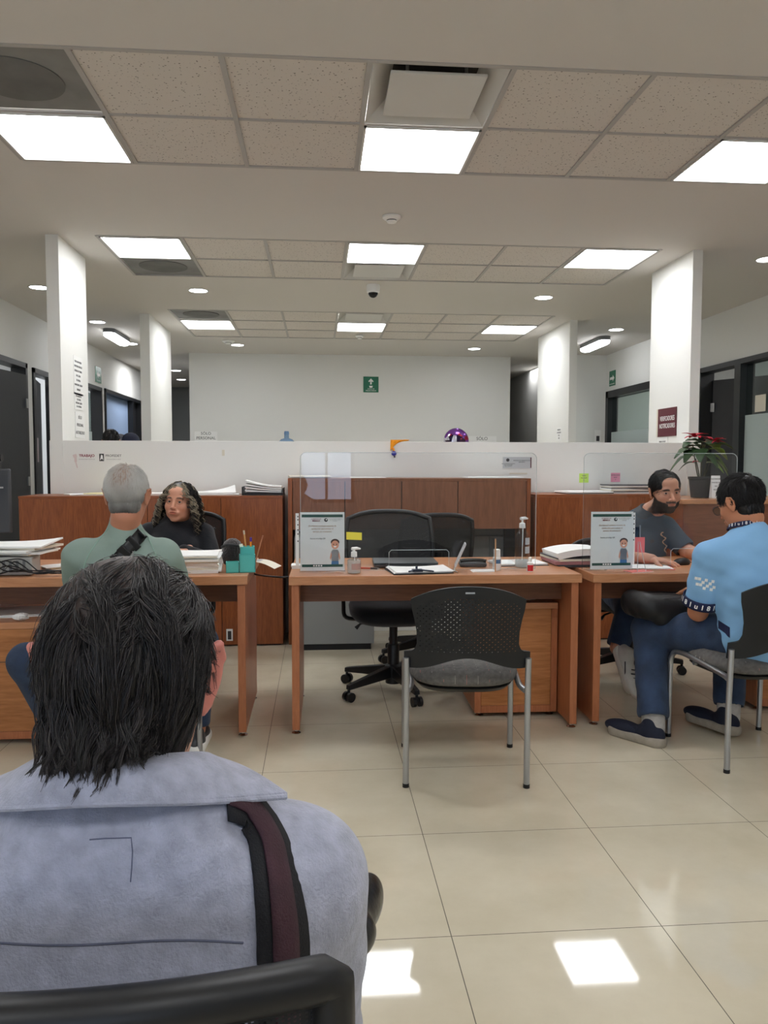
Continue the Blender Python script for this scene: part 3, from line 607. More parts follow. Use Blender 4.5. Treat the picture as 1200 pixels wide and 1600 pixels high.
    if arms:
        for s in (-1, 1):
            B().tube(bez([(s*.16, 0, seat-.06), (s*.27, 0, seat-.05), (s*.285, 0, seat+.03), (s*.285, 0, seat+.17)], 5), .017, 10, flat=.7).out('arm_post', M['black'], r)
            B().box((s*.28, .02, seat+.185), (.075, .24, .028)).out('armrest', M['black'], r, bevel=.01)
    return r
task_chair((.425, 4.42, 0), PI, 'black mesh office chair facing forward behind the middle desk', top=1.01, seat=.48, star=.62, bw=.262)
task_chair((.715, 5.17, 0), 0.10, 'second black mesh office chair pushed against the hutch', top=.985, seat=.47, star=.94, bw=.235)
task_chair((-.90, 4.78, 0), PI-.25, 'black office chair under the curly-haired woman', top=.985, seat=.46)
task_chair((1.93, 4.72, 0), PI+.25, 'black office chair under the bearded man', top=.80, seat=.46, star=.1)
task_chair((-.20, .80, 0), 0, 'black mesh chair under the grey-coated man, its curved top rail in the foreground', top=.941, seat=.44, arms=False, bw=.210, lean=.22, name='waiting_chair')
# ---------------------------------------------------------------- things on the desks
def sheaf(name, loc, rz, w, d, n, th, label, cat='papers', mats=None, jit=.02, parent=None, group=None, curl=0):
    """a pile of paper bundles, each a little askew"""
    r = empty(name, loc, rz, label, cat, group); z = 0; rg = random.Random(hash(label) & 0xffff if False else len(label)*13+n)
    for i in range(n):
        t = th*rg.uniform(.6, 1.4); a = rg.uniform(-1, 1)*jit*4; ox, oy = rg.uniform(-jit, jit), rg.uniform(-jit, jit); c = curl*rg.uniform(.4, 1) if i == n-1 or rg.random() < .3 else 0
        R = RZ(a)
        def f(u, v, z=z, t=t, ox=ox, oy=oy, R=R, c=c):
            p = R @ Vector(((u-.5)*w, (v-.5)*d, 0)); return (p.x+ox, p.y+oy, z+t+c*(u**3)*v)
        B().sheet(f, 8, 6, t*.93).out('sheet', (mats or [M['paper']])[i % len(mats or [1])], r, angle=30); z += t
    return r, z
ZD = .768
def poster_stand(x, y, rz, label, sgn=1):
    """upright clear acrylic stand with a printed survey notice (square code left out)"""
    r = empty('poster_stand', (x, y, ZD+.001), rz, label, 'notice', 'survey notices in acrylic stands')
    B().span((-.112, -.008, 0), (.112, -.005, .297)).out('front_sheet', M['acrylic'], r, smooth=False)
    B().span((-.112, -.008, 0), (.112, .045, .003)).out('base_sheet', M['acrylic'], r, smooth=False)
    B().span((-.108, -.004, .008), (.108, -.002, .295)).out('poster', M['paper'], r, smooth=False)
    B().span((sgn*.118-.012, .001, .03), (sgn*.118+.004, .003, .29)).out('binder_strip', M['paper'], r, smooth=False)
    b = B()
    for z in (.27, .255, .23, .205, .185, .15): b.span((sgn*.117-.004, -.0005, z), (sgn*.117+.001, .0006, z+.007))
    b.out('binder_holes', M['ink'], r, smooth=False)
    g = mat('poster_green', (34, 78, 68), .5); yf = -.0046
    B().span((-.1, yf, .27), (.1, yf+.0004, .284)).out('header_band', g, r, smooth=False); B().span((-.1, yf, .026), (.1, yf+.0004, .039)).out('footer_band', g, r, smooth=False)
    R = (PI/2, 0, 0); y2 = yf-.0008
    text('GOBIERNO DE', .0075, (-.03, y2, .262), R, M['maroonink'], r, 'poster_lettering'); text('MÉXICO', .010, (-.03, y2, .253), R, M['maroonink'], r, 'poster_lettering', bold=.0002)
    B().lathe([(.009, 0), (.009, .0006)], (.018, yf, .257), n=20, R=RX(PI/2)).out('round_emblem', M['ink'], r)
    B().lathe([(.0035, 0), (.0035, .0004)], (.020, yf-.0007, .259), n=12, R=RX(PI/2)).out('emblem_detail', M['paper'], r)
    text('PROCURADURÍA FEDERAL\nDE LA DEFENSA DEL\nTRABAJO', .0058, (.062, y2, .257), R, M['palegrey'], r, 'poster_lettering')
    tan = mat('tan_ink', (170, 134, 104), .7)
    for i, s in enumerate(('¡Escríbenos! contesta encuesta de', 'satisfacción para evaluar el', 'servicio de orientación')): text(s, .0108, (0, y2, .228-.014*i), R, tan, r, 'poster_lettering', sx=.92)
    text('Escanea el código QR', .0085, (-.022, y2, .166), R, M['ink'], r, 'poster_lettering')
    # plain printed figure of a boy
    c = .062; sk = mat('print_skin', (222, 160, 132), .7); hr = mat('print_brown', (74, 48, 42), .7); sh = mat('print_grey', (150, 152, 158), .7); bl = mat('print_blue', (70, 120, 170), .7)
    disc = lambda x_, z_, rx, rz_, m_, dy, nm: B().add([(x_+rx*math.cos(a), yf-dy, z_+rz_*math.sin(a)) for a in np.linspace(0, 2*PI, 24, endpoint=False)], [tuple(range(24))]).out(nm, m_, r, smooth=False)
    disc(c, .148, .021, .016, hr, .0003, 'printed_hair'); disc(c, .135, .0185, .021, sk, .0006, 'printed_face')
    for s in (-1, 1): disc(c+s*.0075, .137, .0026, .0032, hr, .0009, 'printed_eye')
    disc(c, .126, .007, .0035, M['whiteink'], .0009, 'printed_smile')
    B().add([(c-.02, yf-.0004, .1), (c-.012, yf-.0004, .112), (c+.012, yf-.0004, .112), (c+.02, yf-.0004, .1), (c+.017, yf-.0004, .055), (c-.017, yf-.0004, .055)], [tuple(range(6))]).out('printed_shirt', sh, r, smooth=False)
    for s in (-1, 1): B().add([(c+s*.02, yf-.0005, .1), (c+s*.0255, yf-.0005, .07), (c+s*.021, yf-.0005, .058), (c+s*.016, yf-.0005, .085)], [(0, 1, 2, 3)]).out('printed_arm', sk, r, smooth=False)
    B().add([(c-.017, yf-.0005, .055), (c+.017, yf-.0005, .055), (c+.018, yf-.0005, .039), (c-.018, yf-.0005, .039)], [(0, 1, 2, 3)]).out('printed_jeans', bl, r, smooth=False)
    b = B()
    for i in range(4): b.span((-.045+.012*i, y2, .029), (-.037+.012*i, y2+.0003, .036))
    b.out('footer_icons', M['whiteink'], r, smooth=False)
    return r
poster_stand(.019, 3.845, -.0, 'survey notice in an acrylic stand on the middle desk, beside the small gel bottle', -1)
poster_stand(1.458, 3.80, .02, 'survey notice in an acrylic stand at the left end of the right desk', 1)
def screen(x0, x1, y, z1, slot, label):
    """upright acrylic sneeze guard with rounded corners and a pass-through slot"""
    r = empty('acrylic_screen', (x0, y, ZD+.001), 0, label, 'screen', 'clear acrylic screens on the desks'); w = x1-x0; h = z1-ZD; c = .03; sa, sb = slot[0]-x0, slot[1]-x0; sh = .1
    P = [(0, 0), (sa, 0)]+[(sa, sh-.012), (sa+.012, sh)]+[(sb-.012, sh), (sb, sh-.012), (sb, 0)]+[(w, 0)]
    P += [(w-c+c*math.cos(a), h-c+c*math.sin(a)) for a in np.linspace(0, PI/2, 6)]+[(c+c*math.cos(a), h-c+c*math.sin(a)) for a in np.linspace(PI/2, PI, 6)]
    B().prism(P, lambda u, v, t: (u, .003*t, v)).out('sheet', M['acrylic'], r, smooth=False)
    B().tube([(u, .0015, v) for u, v in P], .0017, 6, closed=True).out('polished_edge', M['acrylic_edge'], r)
    for xx in (.06, w-.12): B().span((xx, -.07, 0), (xx+.003, .09, .06)).out('foot_fin', M['acrylic'], r, smooth=False)
    return r
screen(-.088, 1.10, 3.90, 1.355, (.352, .655), 'tall clear acrylic screen standing on the middle desk')
screen(1.335, 2.14, 3.87, 1.355, (1.80, 2.08), 'tall clear acrylic screen standing on the right desk')
def pump_bottle(x, y, h, w, label, liquid, pump=.06):
    r = empty('pump_bottle', (x, y, ZD+.001), .4, label, 'bottle', 'clear pump bottles')
    pl = acrylic_mat('clear_bottle', (238, 242, 243)); b = B()
    b.lathe([(w*.9, 0), (w, .006), (w, h*.66), (w*.93, h*.78), (w*.7, h*.88), (w*.38, h*.96), (w*.36, h)], n=28); b.out('bottle_body', pl, r, angle=60)
    if liquid: B().lathe([(w*.93, .003), (w*.96, .006), (w*.96, h*liquid)], n=24).out('gel', mat('clear_gel', (222, 224, 222), .1, alpha=.45), r)
    B().lathe([(w*.42, h-.002), (w*.45, h+.002), (w*.42, h+.022), (w*.2, h+.026), (.005, h+.027), (.005, h+.027+pump*.5)], n=20).out('pump_collar', M['white_plastic'], r)
    B().tube([(-.012, 0, h+.027+pump*.5), (.015, 0, h+.029+pump*.5), (.034, 0, h+.025+pump*.5)], [.008, .0075, .004], 10).out('pump_head', M['white_plastic'], r)
    B().cyl((0, 0, .01), (.004, 0, h), .0025, n=6).out('dip_tube', M['white_plastic'], r)
    return r
r = pump_bottle(.172, 3.80, .082, .034, 'small clear pump bottle of gel with red print beside the poster', .8, .02)
B().sheet(lambda u, v: (.0345*math.sin((u-.5)*1.6), -.0345*math.cos((u-.5)*1.6), .02+.03*v), 8, 2).out('label_print', mat('pink_print', (214, 130, 120), .5, alpha=.4), r)
r = pump_bottle(1.045, 3.955, .205, .037, 'tall clear bottle with a white pump at the right of the middle desk', .2, .04)
for q in range(2): B().sheet(lambda u, v: (.0375*math.sin((u-.2)*1.2), -.0375*math.cos((u-.2)*1.2), .09+.035*v-.045*q+.03), 8, 2).out('label', mat('silver_label', (196, 200, 204), .3), r)
r = empty('dropper_bottle', (.893, 3.865, ZD), .1, 'small white bottle with blue print by the acrylic sheet', 'bottle')
B().lathe([(.02, 0), (.0215, .004), (.0215, .062), (.016, .068)], n=24).out('bottle_body', M['white_plastic'], r); B().lathe([(.017, .068), (.0165, .104), (.012, .106)], n=24).out('cap', M['white_plastic'], r)
B().sheet(lambda u, v: (.0217*math.sin((u-.5)*1.4), -.0217*math.cos((u-.5)*1.4), .035+.02*v), 6, 1).out('label_print', mat('blue_print', (70, 110, 150), .5), r)
r = empty('glue_bottle', (1.045, 3.80, ZD), .1, 'tiny red and white bottle in front of the tall pump bottle', 'bottle')
B().lathe([(.015, 0), (.016, .003), (.016, .045), (.009, .05)], n=20).out('bottle_body', M['white_plastic'], r); B().lathe([(.0095, .05), (.008, .07), (.006, .072)], n=16).out('cap', M['white_plastic'], r)
B().sheet(lambda u, v: (.0163*math.sin((u-.5)*2.4), -.0163*math.cos((u-.5)*2.4), .004+.03*v), 8, 1).out('label', mat('red_label', (196, 34, 44), .5), r)
r = empty('sticky_note', (.138, 3.885, .925), 0, 'yellow sticky note stuck on the acrylic screen above the gel bottle', 'note')
B().sheet(lambda u, v: (u*.077, .004*math.sin(u*2), v*.038-.004*u), 6, 2, .0006).out('paper_slip', mat('yellow_note', (240, 228, 86), .7), r)
r = empty('pen', (.215, 3.95, ZD+.006), -.35, 'red and black pen lying beside the gel bottle', 'pen')
B().cyl((0, 0, 0), (.05, 0, 0), .0045, n=10).out('barrel', mat('pen_red', (186, 70, 46), .4), r); B().cyl((.05, 0, 0), (.085, 0, 0), .005, n=10).out('grip', M['black'], r); B().cyl((.085, 0, 0), (.098, 0, 0), .004, .001, n=10).out('tip', M['grey'], r)
r = empty('laptop', (.45, 4.08, ZD+.002), -.03, 'closed dark laptop lying on the middle desk', 'laptop')
B().span((-.165, -.115, .004), (.165, .115, .018)).out('base', mat('laptop_side', (40, 42, 44), .4), r, bevel=.004); B().span((-.165, -.115, .0185), (.165, .115, .026)).out('lid', mat('laptop_lid', (58, 62, 64), .35), r, bevel=.003)
for sx in (-.14, .14):
    B().lathe([(.008, 0), (.008, .0035)], (sx, -.09, 0), n=10).out('rubber_foot', M['black'], r); B().lathe([(.008, 0), (.008, .0035)], (sx, .09, 0), n=10).out('rubber_foot', M['black'], r)
r = empty('clipboard', (.495, 3.835, ZD+.001), .12, 'clipboard with white papers and a dark clip on the middle desk', 'clipboard')
B().span((-.15, -.1, 0), (.15, .12, .004)).out('board', M['black'], r, bevel=.001)
for i in range(3): B().sheet(lambda u, v: ((u-.5)*.29+.005*i, (v-.5)*.2+.012, .0065+.0022*i+.006*(abs(u-.5)*2)**2*v), 8, 4, .0015).out('sheet', M['paper'], r)
b = B(); b.box((-.03, -.085, .018), (.05, .03, .012)); b.tube([(-.075, -.09, .014), (-.03, -.088, .022), (.04, -.094, .014), (.05, -.096, .012)], .004, 8); b.cyl((-.03, -.07, .02), (-.03, -.07, .036), .006, n=8)
b.out('clip', mat('dark_blue_clip', (64, 72, 88), .3, metal=.6), r, bevel=.002)
r = empty('phone_stand', (.663, 3.80, ZD), -.15, 'tilted white tablet held up on a small chrome stand', 'stand')
B().tube([(-.02, -.03, .003), (0, 0, .008), (.02, -.03, .003)], .0045, 8).out('base', M['chrome'], r); B().cyl((0, 0, .006), (.012, .02, .045), .004, n=8).out('stem', M['chrome'], r)
B().box((.032, .03, .085), (.008, .1, .125), RY(.42)).out('tablet', mat('tablet_white', (206, 206, 208), .3), r, bevel=.003)
r = empty('desk_phone', (.80, 4.02, ZD+.001), -.1, 'black desk telephone lying on the middle desk behind the slips', 'telephone')
B().box((0, 0, .012), (.14, .09, .022)).out('body', M['darkgrey'], r, bevel=.008); B().tube(bez([(-.066, -.02, .028), (-.04, -.022, .034), (.04, -.022, .034), (.066, -.02, .028)], 4), [.012]+[.009]*11+[.012], 10).out('handset', M['black'], r)
sheaf('paper_slips', (.815, 3.835, ZD), .05, .11, .075, 2, .0025, 'small white paper slips beside the tilted tablet', jit=.004)
r = empty('acrylic_sheet', (.867, 3.81, ZD), .04, 'small upright acrylic divider with an orange lit edge beside the white bottle', 'divider')
B().span((-.0015, -.02, 0), (.0015, .10, .165)).out('sheet', M['acrylic'], r, smooth=False); B().span((-.003, -.023, 0), (.003, -.0205, .165)).out('edge_strip', mat('amber_edge', (206, 160, 120), .4), r)  # amber colour on the strip stands in for light caught in the edge
sheaf('paper_sheets', (1.06, 4.10, ZD), .08, .27, .19, 3, .004, 'white papers lying at the right rear of the middle desk', mats=[M['darkgrey'], M['paper'], M['paper']], jit=.008)
sheaf('document', (-.112, 4.02, ZD), .0, .05, .09, 2, .012, 'white booklet peeking out left of the middle desk poster', jit=.002)
r = empty('power_cable', (0, 0, 0), 0, 'black cable spanning the gap between the left and middle desks', 'cable')
B().tube(bez([(-.36, 4.35, .70), (-.33, 4.2, .71), (-.24, 4.0, .728), (-.18, 3.95, .731), (-.13, 4.0, .729), (-.02, 4.2, .727), (.1, 4.37, .70)], 6), .0045, 8).out('cable_run', M['black'], r)
r = empty('face_mask', (1.10, 4.05, .592), .1, 'dark cloth mask with a white strap lying on the middle pedestal', 'mask')
B().sheet(lambda u, v: ((u-.5)*.2, (v-.5)*.12, .012+.028*math.sin(PI*u)*math.sin(PI*v)), 12, 8, .003).out('cloth', mat('mask_brown', (48, 38, 36), .9), r)
B().tube(bez([(-.10, -.05, .012), (-.02, -.085, .008), (.08, -.075, .02), (.12, -.02, .03), (.09, .02, .02)], 6), .0035, 6).out('strap', M['white_plastic'], r)
# left desk
sheaf('paper_stack', (-.62, 3.875, .775), .06, .28, .19, 10, .0085, 'thick stack of white documents in front of the curly-haired woman', mats=[M['paper'], M['paper'], M['paper2']], jit=.014, curl=.012)
sheaf('papers', (-.62, 4.12, .775), -.2, .24, .18, 5, .012, 'white documents behind the thick stack, before the woman', jit=.02, curl=.01)
r = empty('pen_holder', (-.365, 3.84, .775), .12, 'turquoise stepped pen holder on the corner of the left desk', 'pen holder')
for nm, (xa, ya, xb, yb, h) in zip(('tall_cup', 'middle_cup', 'low_cup'), [(-.012, .035, .058, .1, .118), (-.018, -.03, .058, .033, .085), (-.082, -.03, -.02, .033, .05)]):
    b = B(); t = .004
    b.span((xa, ya, 0), (xb, yb, .004)); b.span((xa, ya, 0), (xa+t, yb, h)); b.span((xb-t, ya, 0), (xb, yb, h)); b.span((xa, ya, 0), (xb, ya+t, h)); b.span((xa, yb-t, 0), (xb, yb, h)); b.out(nm, M['teal'], r)
def stick(name, label, x, y, z, tilt, h, col, cap=None, rr=.0045):
    o = empty(name, (x, y, z), 0, label, 'pen', 'pens in the turquoise holder'); t = Vector((tilt[0], tilt[1], 1)).normalized()
    B().cyl((0, 0, 0), t*h, rr, n=8).out('barrel', mat(name+'_'+label.split()[0], col, .4), o)
    if cap: B().cyl(t*h, t*(h+.02), rr*1.15, n=8).out('cap', mat(name+'_cap_'+label.split()[0], cap, .4), o)
    return o
stick('pencil', 'tan pencil leaning left in the turquoise holder', -.345, 3.915, .782, (-.12, 0), .17, (214, 160, 100), (200, 190, 170), .0038)
stick('pen', 'orange pen with a violet cap in the turquoise holder', -.335, 3.90, .782, (.02, 0), .135, (246, 150, 30), (80, 50, 160))
stick('highlighter', 'pink highlighter in the turquoise holder', -.325, 3.905, .782, (.05, 0), .105, (240, 70, 130), None, .0065)
stick('marker', 'lime marker lying tilted in the turquoise holder', -.352, 3.91, .782, (-.25, 0), .105, (206, 226, 70), (236, 236, 220), .008)
stick('brush', 'thin wooden brush leaning right out of the turquoise holder', -.32, 3.91, .782, (.28, 0), .15, (190, 130, 96), (180, 120, 90), .003)
r = empty('dark_hat', (-.435, 4.02, .775), .3, 'dark fuzzy hat standing behind the turquoise pen holder', 'hat')
o = B().lathe([(.02, 0), (.045, .02), (.055, .06), (.052, .10), (.04, .13), (.02, .145), (.001, .148)], n=28).out('crown', mat('dark_fuzz', (42, 36, 36), .95, bump=.8, bscale=120, sheen=.5), r, angle=180)
B().tube(bez([(-.055, .0, .105), (-.03, -.045, .122), (.03, -.045, .112), (.056, 0, .095)], 5), .006, 8).out('fold', M['ink'], r)
r = empty('leaflet', (-.285, 3.98, .79), -.25, 'printed leaflet sticking out past the corner of the left desk', 'paper')
B().sheet(lambda u, v: ((u-.5)*.17, (v-.5)*.12, .012+.02*math.sin(PI*u)-.022*u), 10, 4, .0008).out('page', M['paper2'], r)
B().sheet(lambda u, v: ((u-.5)*.12-.01, (v-.5)*.07, .0135+.02*math.sin(PI*(.15+u*.7))-.022*(.15+u*.7)), 10, 4).out('printing', M['palegrey'], r)
# printer / router box, cables and papers on the left
r = empty('router', (-1.50, 3.84, .777), .05, 'pale slotted network box under papers at the left edge of the left desk', 'router')
B().span((-.16, -.07, 0), (.16, .07, .085)).out('case', mat('beige_case', (176, 176, 172), .5), r, bevel=.008)
b = B()
for i in range(9): b.span((-.12+.03*i, -.0715, .015), (-.108+.03*i, -.0702, .07))
b.out('slots', M['grey'], r)
for k in range(7):
    rg = random.Random(k+3); P = [(-1.66+.0*k, 3.76+rg.uniform(-.02, .02), .80)]
    x = -1.66
    while x < -1.12: x += rg.uniform(.05, .1); P.append((x, 3.755+rg.uniform(-.015, .02)-.0*x, .784+rg.uniform(0, .09 if x < -1.33 else .02)))
    o = empty('tangled_cable', (0, 0, 0), 0, ['black cable looping highest over the network box', 'black cable crossing low over the network box', 'black cable of the tangle lying nearest the desk edge', 'black cable of the tangle reaching towards the green-shirted man', 'black cable coiled at the front of the network box', 'black cable twisting between box and papers', 'black cable at the bottom of the tangle'][k], 'cable', 'tangled cables at the network box')
    B().tube(bez(P, 5), .003, 6).out('cable_run', M['black'], o)
sheaf('papers', (-1.50, 3.92, .865), -.15, .40, .24, 5, .008, 'loose white papers spread on top of the network box', mats=[M['paper2'], M['paper'], M['paper']], jit=.03, curl=.03)
sheaf('papers', (-1.64, 4.09, .775), .03, .21, .12, 9, .012, 'block of white papers behind the network box beside the monitor', jit=.008)
sheaf('papers', (-1.29, 4.02, .777), .7, .16, .12, 3, .006, 'small notes and a pen clip between the cables and the green-shirted man', mats=[M['paper2'], M['manila'], M['paper']], jit=.02)
for lb, x, y, z, w_, h_, th_ in (('grey monitor seen from behind at the left edge', -1.70, 4.18, .93, .30, .33, .045), ):
    r = empty('monitor', (x-.02, y+.02, .776), .0, lb, 'monitor')
    B().box((-.02, 0, .33), (.32, .03, .33)).out('screen_housing', M['darkgrey'], r, bevel=.008); B().box((-.04, -.024, .40), (.25, .03, .15)).out('rear_cover', M['grey'], r, bevel=.012)
    B().box((-.04, -.01, .12), (.06, .03, .2)).out('stand', M['black'], r, bevel=.004); B().lathe([(.10, 0), (.10, .01), (.02, .016)], (-.04, 0, 0), n=28).out('base', M['black'], r)
    B().box((.10, -.0405, .40), (.035, .002, .008)).out('maker_badge', M['palegrey'], r)
r = empty('webcam', (-1.635, 4.175, 1.272), .0, 'black webcam clipped on top of the monitor', 'webcam')
B().tube([(-.05, 0, .055), (.025, 0, .055)], .02, 14).out('camera_body', M['black'], r); B().span((-.02, -.02, 0), (.015, .02, .036)).out('clip', M['black'], r, bevel=.004)
sheaf('papers', (-1.50, 3.93, .571), .1, .34, .24, 3, .004, 'white pages lying on the left pedestal', jit=.02)
r = empty('spiral_notebook', (-1.62, 3.90, .585), .5, 'spiral notebook on the pages over the left pedestal', 'notebook')
B().span((-.1, 0, 0), (.08, .15, .012)).out('cover', M['darkgrey'], r)
P = []
for i in range(220): P.append((-.09+.165*i/220, .0+.011*math.cos(i*2*PI/11), .008+.011*math.sin(i*2*PI/11)))
B().tube(P, .0014, 5).out('wire_binding', M['silver'], r)
r = empty('crumpled_tissue', (-1.375, 3.735, .571), .2, 'small crumpled white tissue on the left pedestal', 'tissue')
b = B(); rg = random.Random(5)
V = []
for i in range(9):
    for j in range(14):
        a = 2*PI*j/14; ph = PI*i/8; q = .022*(1+.45*math.sin(5*a+3*ph)*math.sin(ph)+.25*math.sin(3*a+i)); V.append((1.2*q*math.sin(ph)*math.cos(a), q*math.sin(ph)*math.sin(a), .02-.018*math.cos(ph)))
b.add(V, [(i*14+j, i*14+(j+1) % 14, (i+1)*14+(j+1) % 14, (i+1)*14+j) for i in range(8) for j in range(14)]); b.out('tissue_body', M['paper'], r)
# right desk
r = empty('binder_stack', (1.36, 4.12, .762), .05, 'stack of document binders between the middle and right desks', 'binders')
z = .0; pk = mat('pink_cover', (170, 120, 124), .7)
for i, (m_, t, w_, a) in enumerate([(M['darkgrey'], .012, .24, .0), (pk, .018, .26, -.05), (M['paper2'], .012, .25, .06), (M['darkgrey'], .006, .26, .02)]):
    B().box((.0, 0, z+t/2), (w_, .27, t), RZ(a)).out('folder', m_, r, bevel=.002); z += t+.0005
def f(u, v): return ((u-.5)*.26, (v-.5)*.25-.02, z+.042+.006*math.sin(PI*u)-.018*(1-u)**3)
B().sheet(f, 12, 6, .035).out('open_binder', M['paper'], r, angle=30)
sheaf('papers', (1.70, 3.93, .762), -.2, .26, .16, 2, .003, 'white and pink papers by the bearded man beside the poster stand', mats=[mat('coral_paper', (236, 120, 124), .8), M['paper']], jit=.03)
sheaf('pink_notes', (1.60, 3.80, .762), .3, .13, .07, 2, .002, 'salmon pink note lying before the small acrylic stand', mats=[M['paper'], mat('salmon_paper', (236, 140, 134), .8)], jit=.006)
r = empty('card_stand', (1.60, 3.80, .768), 0, 'slim clear acrylic card stand right of the right desk poster', 'stand')
for s in (-1, 1): B().add([(s*.022, -.04, 0), (s*.022+.002, -.04, 0), (s*.004+.002, 0, .145), (s*.004, 0, .145), (s*.022, -.036, 0), (s*.022+.002, -.036, 0), (s*.004+.002, .004, .145), (s*.004, .004, .145)], [(0, 1, 2, 3), (7, 6, 5, 4), (0, 4, 5, 1), (1, 5, 6, 2), (2, 6, 7, 3), (3, 7, 4, 0)]).out('acrylic_leg', M['acrylic_edge'], r)
r = empty('pink_flag', (1.635, 3.95, .85), .15, 'bright coral folded note standing behind the right desk poster', 'note')
B().sheet(lambda u, v: ((u-.5)*.13, .01*math.sin(u*3), v*.07-.012*u*(1-v)), 8, 3, .0008).out('paper_slip', mat('coral_note', (246, 124, 126), .8), r)
r = empty('small_screen', (1.63, 3.99, .90), .1, 'small dark screen standing behind the coral note', 'phone')
B().box((0, 0, .035), (.10, .008, .075)).out('display', mat('dark_display', (22, 28, 44), .2), r, bevel=.003); B().box((.055, 0, .035), (.006, .012, .09)).out('side_clip', M['silver'], r)
B().cyl((0, .004, -.136), (0, .004, .0), .006, n=8).out('stem', M['black'], r)
r = empty('computer_mouse', (1.945, 4.05, .763), -1.2, 'black computer mouse under the hand of the bearded man', 'mouse')
b = B(); b.ell((0, 0, .012), (.032, .055, .024)); b.out('shell', M['black'], r)
B().tube(bez([(0, .05, .01), (.02, .10, .004), (.06, .16, .004), (.05, .24, .004)], 6), .002, 6).out('cord', M['black'], r)
# on the cabinets
sheaf('papers', (-.78, 5.80, 1.073), .1, .36, .22, 3, .007, 'loose white papers on the left cabinet behind the woman', jit=.03, curl=.05)
sheaf('folders', (-1.50, 5.84, 1.073), -.05, .34, .24, 3, .005, 'cream folders on the left cabinet beside the grey-haired man', mats=[M['paper'], M['manila'], M['manila']], jit=.02)
sheaf('papers', (-1.17, 5.83, 1.073), .1, .2, .2, 2, .005, 'white sheets on the left cabinet between the two heads', jit=.01)
sheaf('papers', (-1.72, 5.78, 1.073), .6, .14, .14, 2, .004, 'small white sheet at the left end of the left cabinet', jit=.01)
r = empty('document_tray', (-.40, 5.80, 1.073), 0, 'black wire tray of papers at the right end of the left cabinet', 'tray')
b = B(); b.span((-.14, -.12, 0), (.15, .12, .006)); b.span((-.145, -.12, 0), (-.138, .12, .06)); b.span((-.125, -.122, .0), (.15, -.117, .018)); b.span((.145, -.12, .0), (.15, .12, .05)); b.out('tray_frame', M['black'], r)
for i in range(5): B().sheet(lambda u, v: ((u-.5)*.26+.006, (v-.5)*.2, .016+.012*i+(.012*i)*((1-u)**2)*.9), 8, 3, .009).out('sheet', M['paper'], r)
sheaf('papers', (-.06, 5.80, 1.196), .05, .30, .2, 3, .004, 'flat papers on the left end of the hutch', mats=[M['paper2'], M['paper']], jit=.02)
sheaf('papers', (.36, 5.82, 1.196), .02, .26, .2, 1, .004, 'single white sheet on the middle of the hutch', jit=.005)
sheaf('papers', (1.30, 5.80, 1.196), .02, .42, .2, 2, .003, 'white sheets on the right end of the hutch', jit=.005)
sheaf('folder', (2.00, 5.80, 1.079), .1, .36, .25, 3, .006, 'open dark-edged folder on the right cabinet below the green note', mats=[M['darkgrey'], M['paper'], M['paper']], jit=.01)
sheaf('binders', (2.37, 5.86, 1.079), .02, .36, .22, 8, .0105, 'pile of grey-spined binders on the right cabinet below the pink note', mats=[M['paper'], M['darkgrey'], M['paper2']], jit=.01)
# poinsettia
r = empty('potted_poinsettia', (2.83, 5.62, 1.053), 0, 'poinsettia with red bracts in a black pot on the counter cabinet', 'plant')
B().lathe([(.065, 0), (.07, .004), (.085, .135), (.092, .138), (.092, .155), (.084, .155), (.08, .14), (.07, .13), (.001, .13)], n=32).out('pot', mat('pot_black', (44, 44, 46), .5), r)
B().lathe([(.001, .132), (.079, .132)], n=24).out('soil', mat('soil', (40, 30, 24), .95), r)
leafm = mat('poinsettia_green', (52, 78, 44), .5, var=.25, vscale=20); leafl = mat('poinsettia_young', (112, 138, 62), .5, var=.15, vscale=20); bract = mat('poinsettia_red', (186, 26, 48), .5, var=.2, vscale=20)
def leaf(b_, base, d, L_, w_, droop, nrm=Vector((0, 0, 1))):
    d = Vector(d).normalized(); s = d.cross(nrm); s = s.normalized() if s.length > .01 else Vector((1, 0, 0)); up = s.cross(d).normalized(); base = Vector(base)
    def f(u, v):
        ww = w_*math.sin(PI*min(1, u*.93+.04))**.8*(1+.15*math.sin(u*14)); q = v*2-1
        return base+d*L_*u+s*ww*q+up*(.12*L_*u*(1-u)*2-droop*u*u*L_+.25*ww*abs(q))-Vector((0, 0, droop*L_*u*u*.4))
    b_.sheet(f, 8, 4, .0009)
rg = random.Random(11)
stems = [(-.07, .0, .39), (.06, .01, .37), (-.01, -.02, .41), (.10, .03, .32), (-.03, .03, .29)]
for sx, sy, sz in stems:
    B().tube(bez([(sx*.2, sy*.2, .13), (sx*.5, sy*.5, .2), (sx, sy, sz)], 5), .0042, 7).out('stem', mat('stem_brown', (74, 70, 50), .7), r)
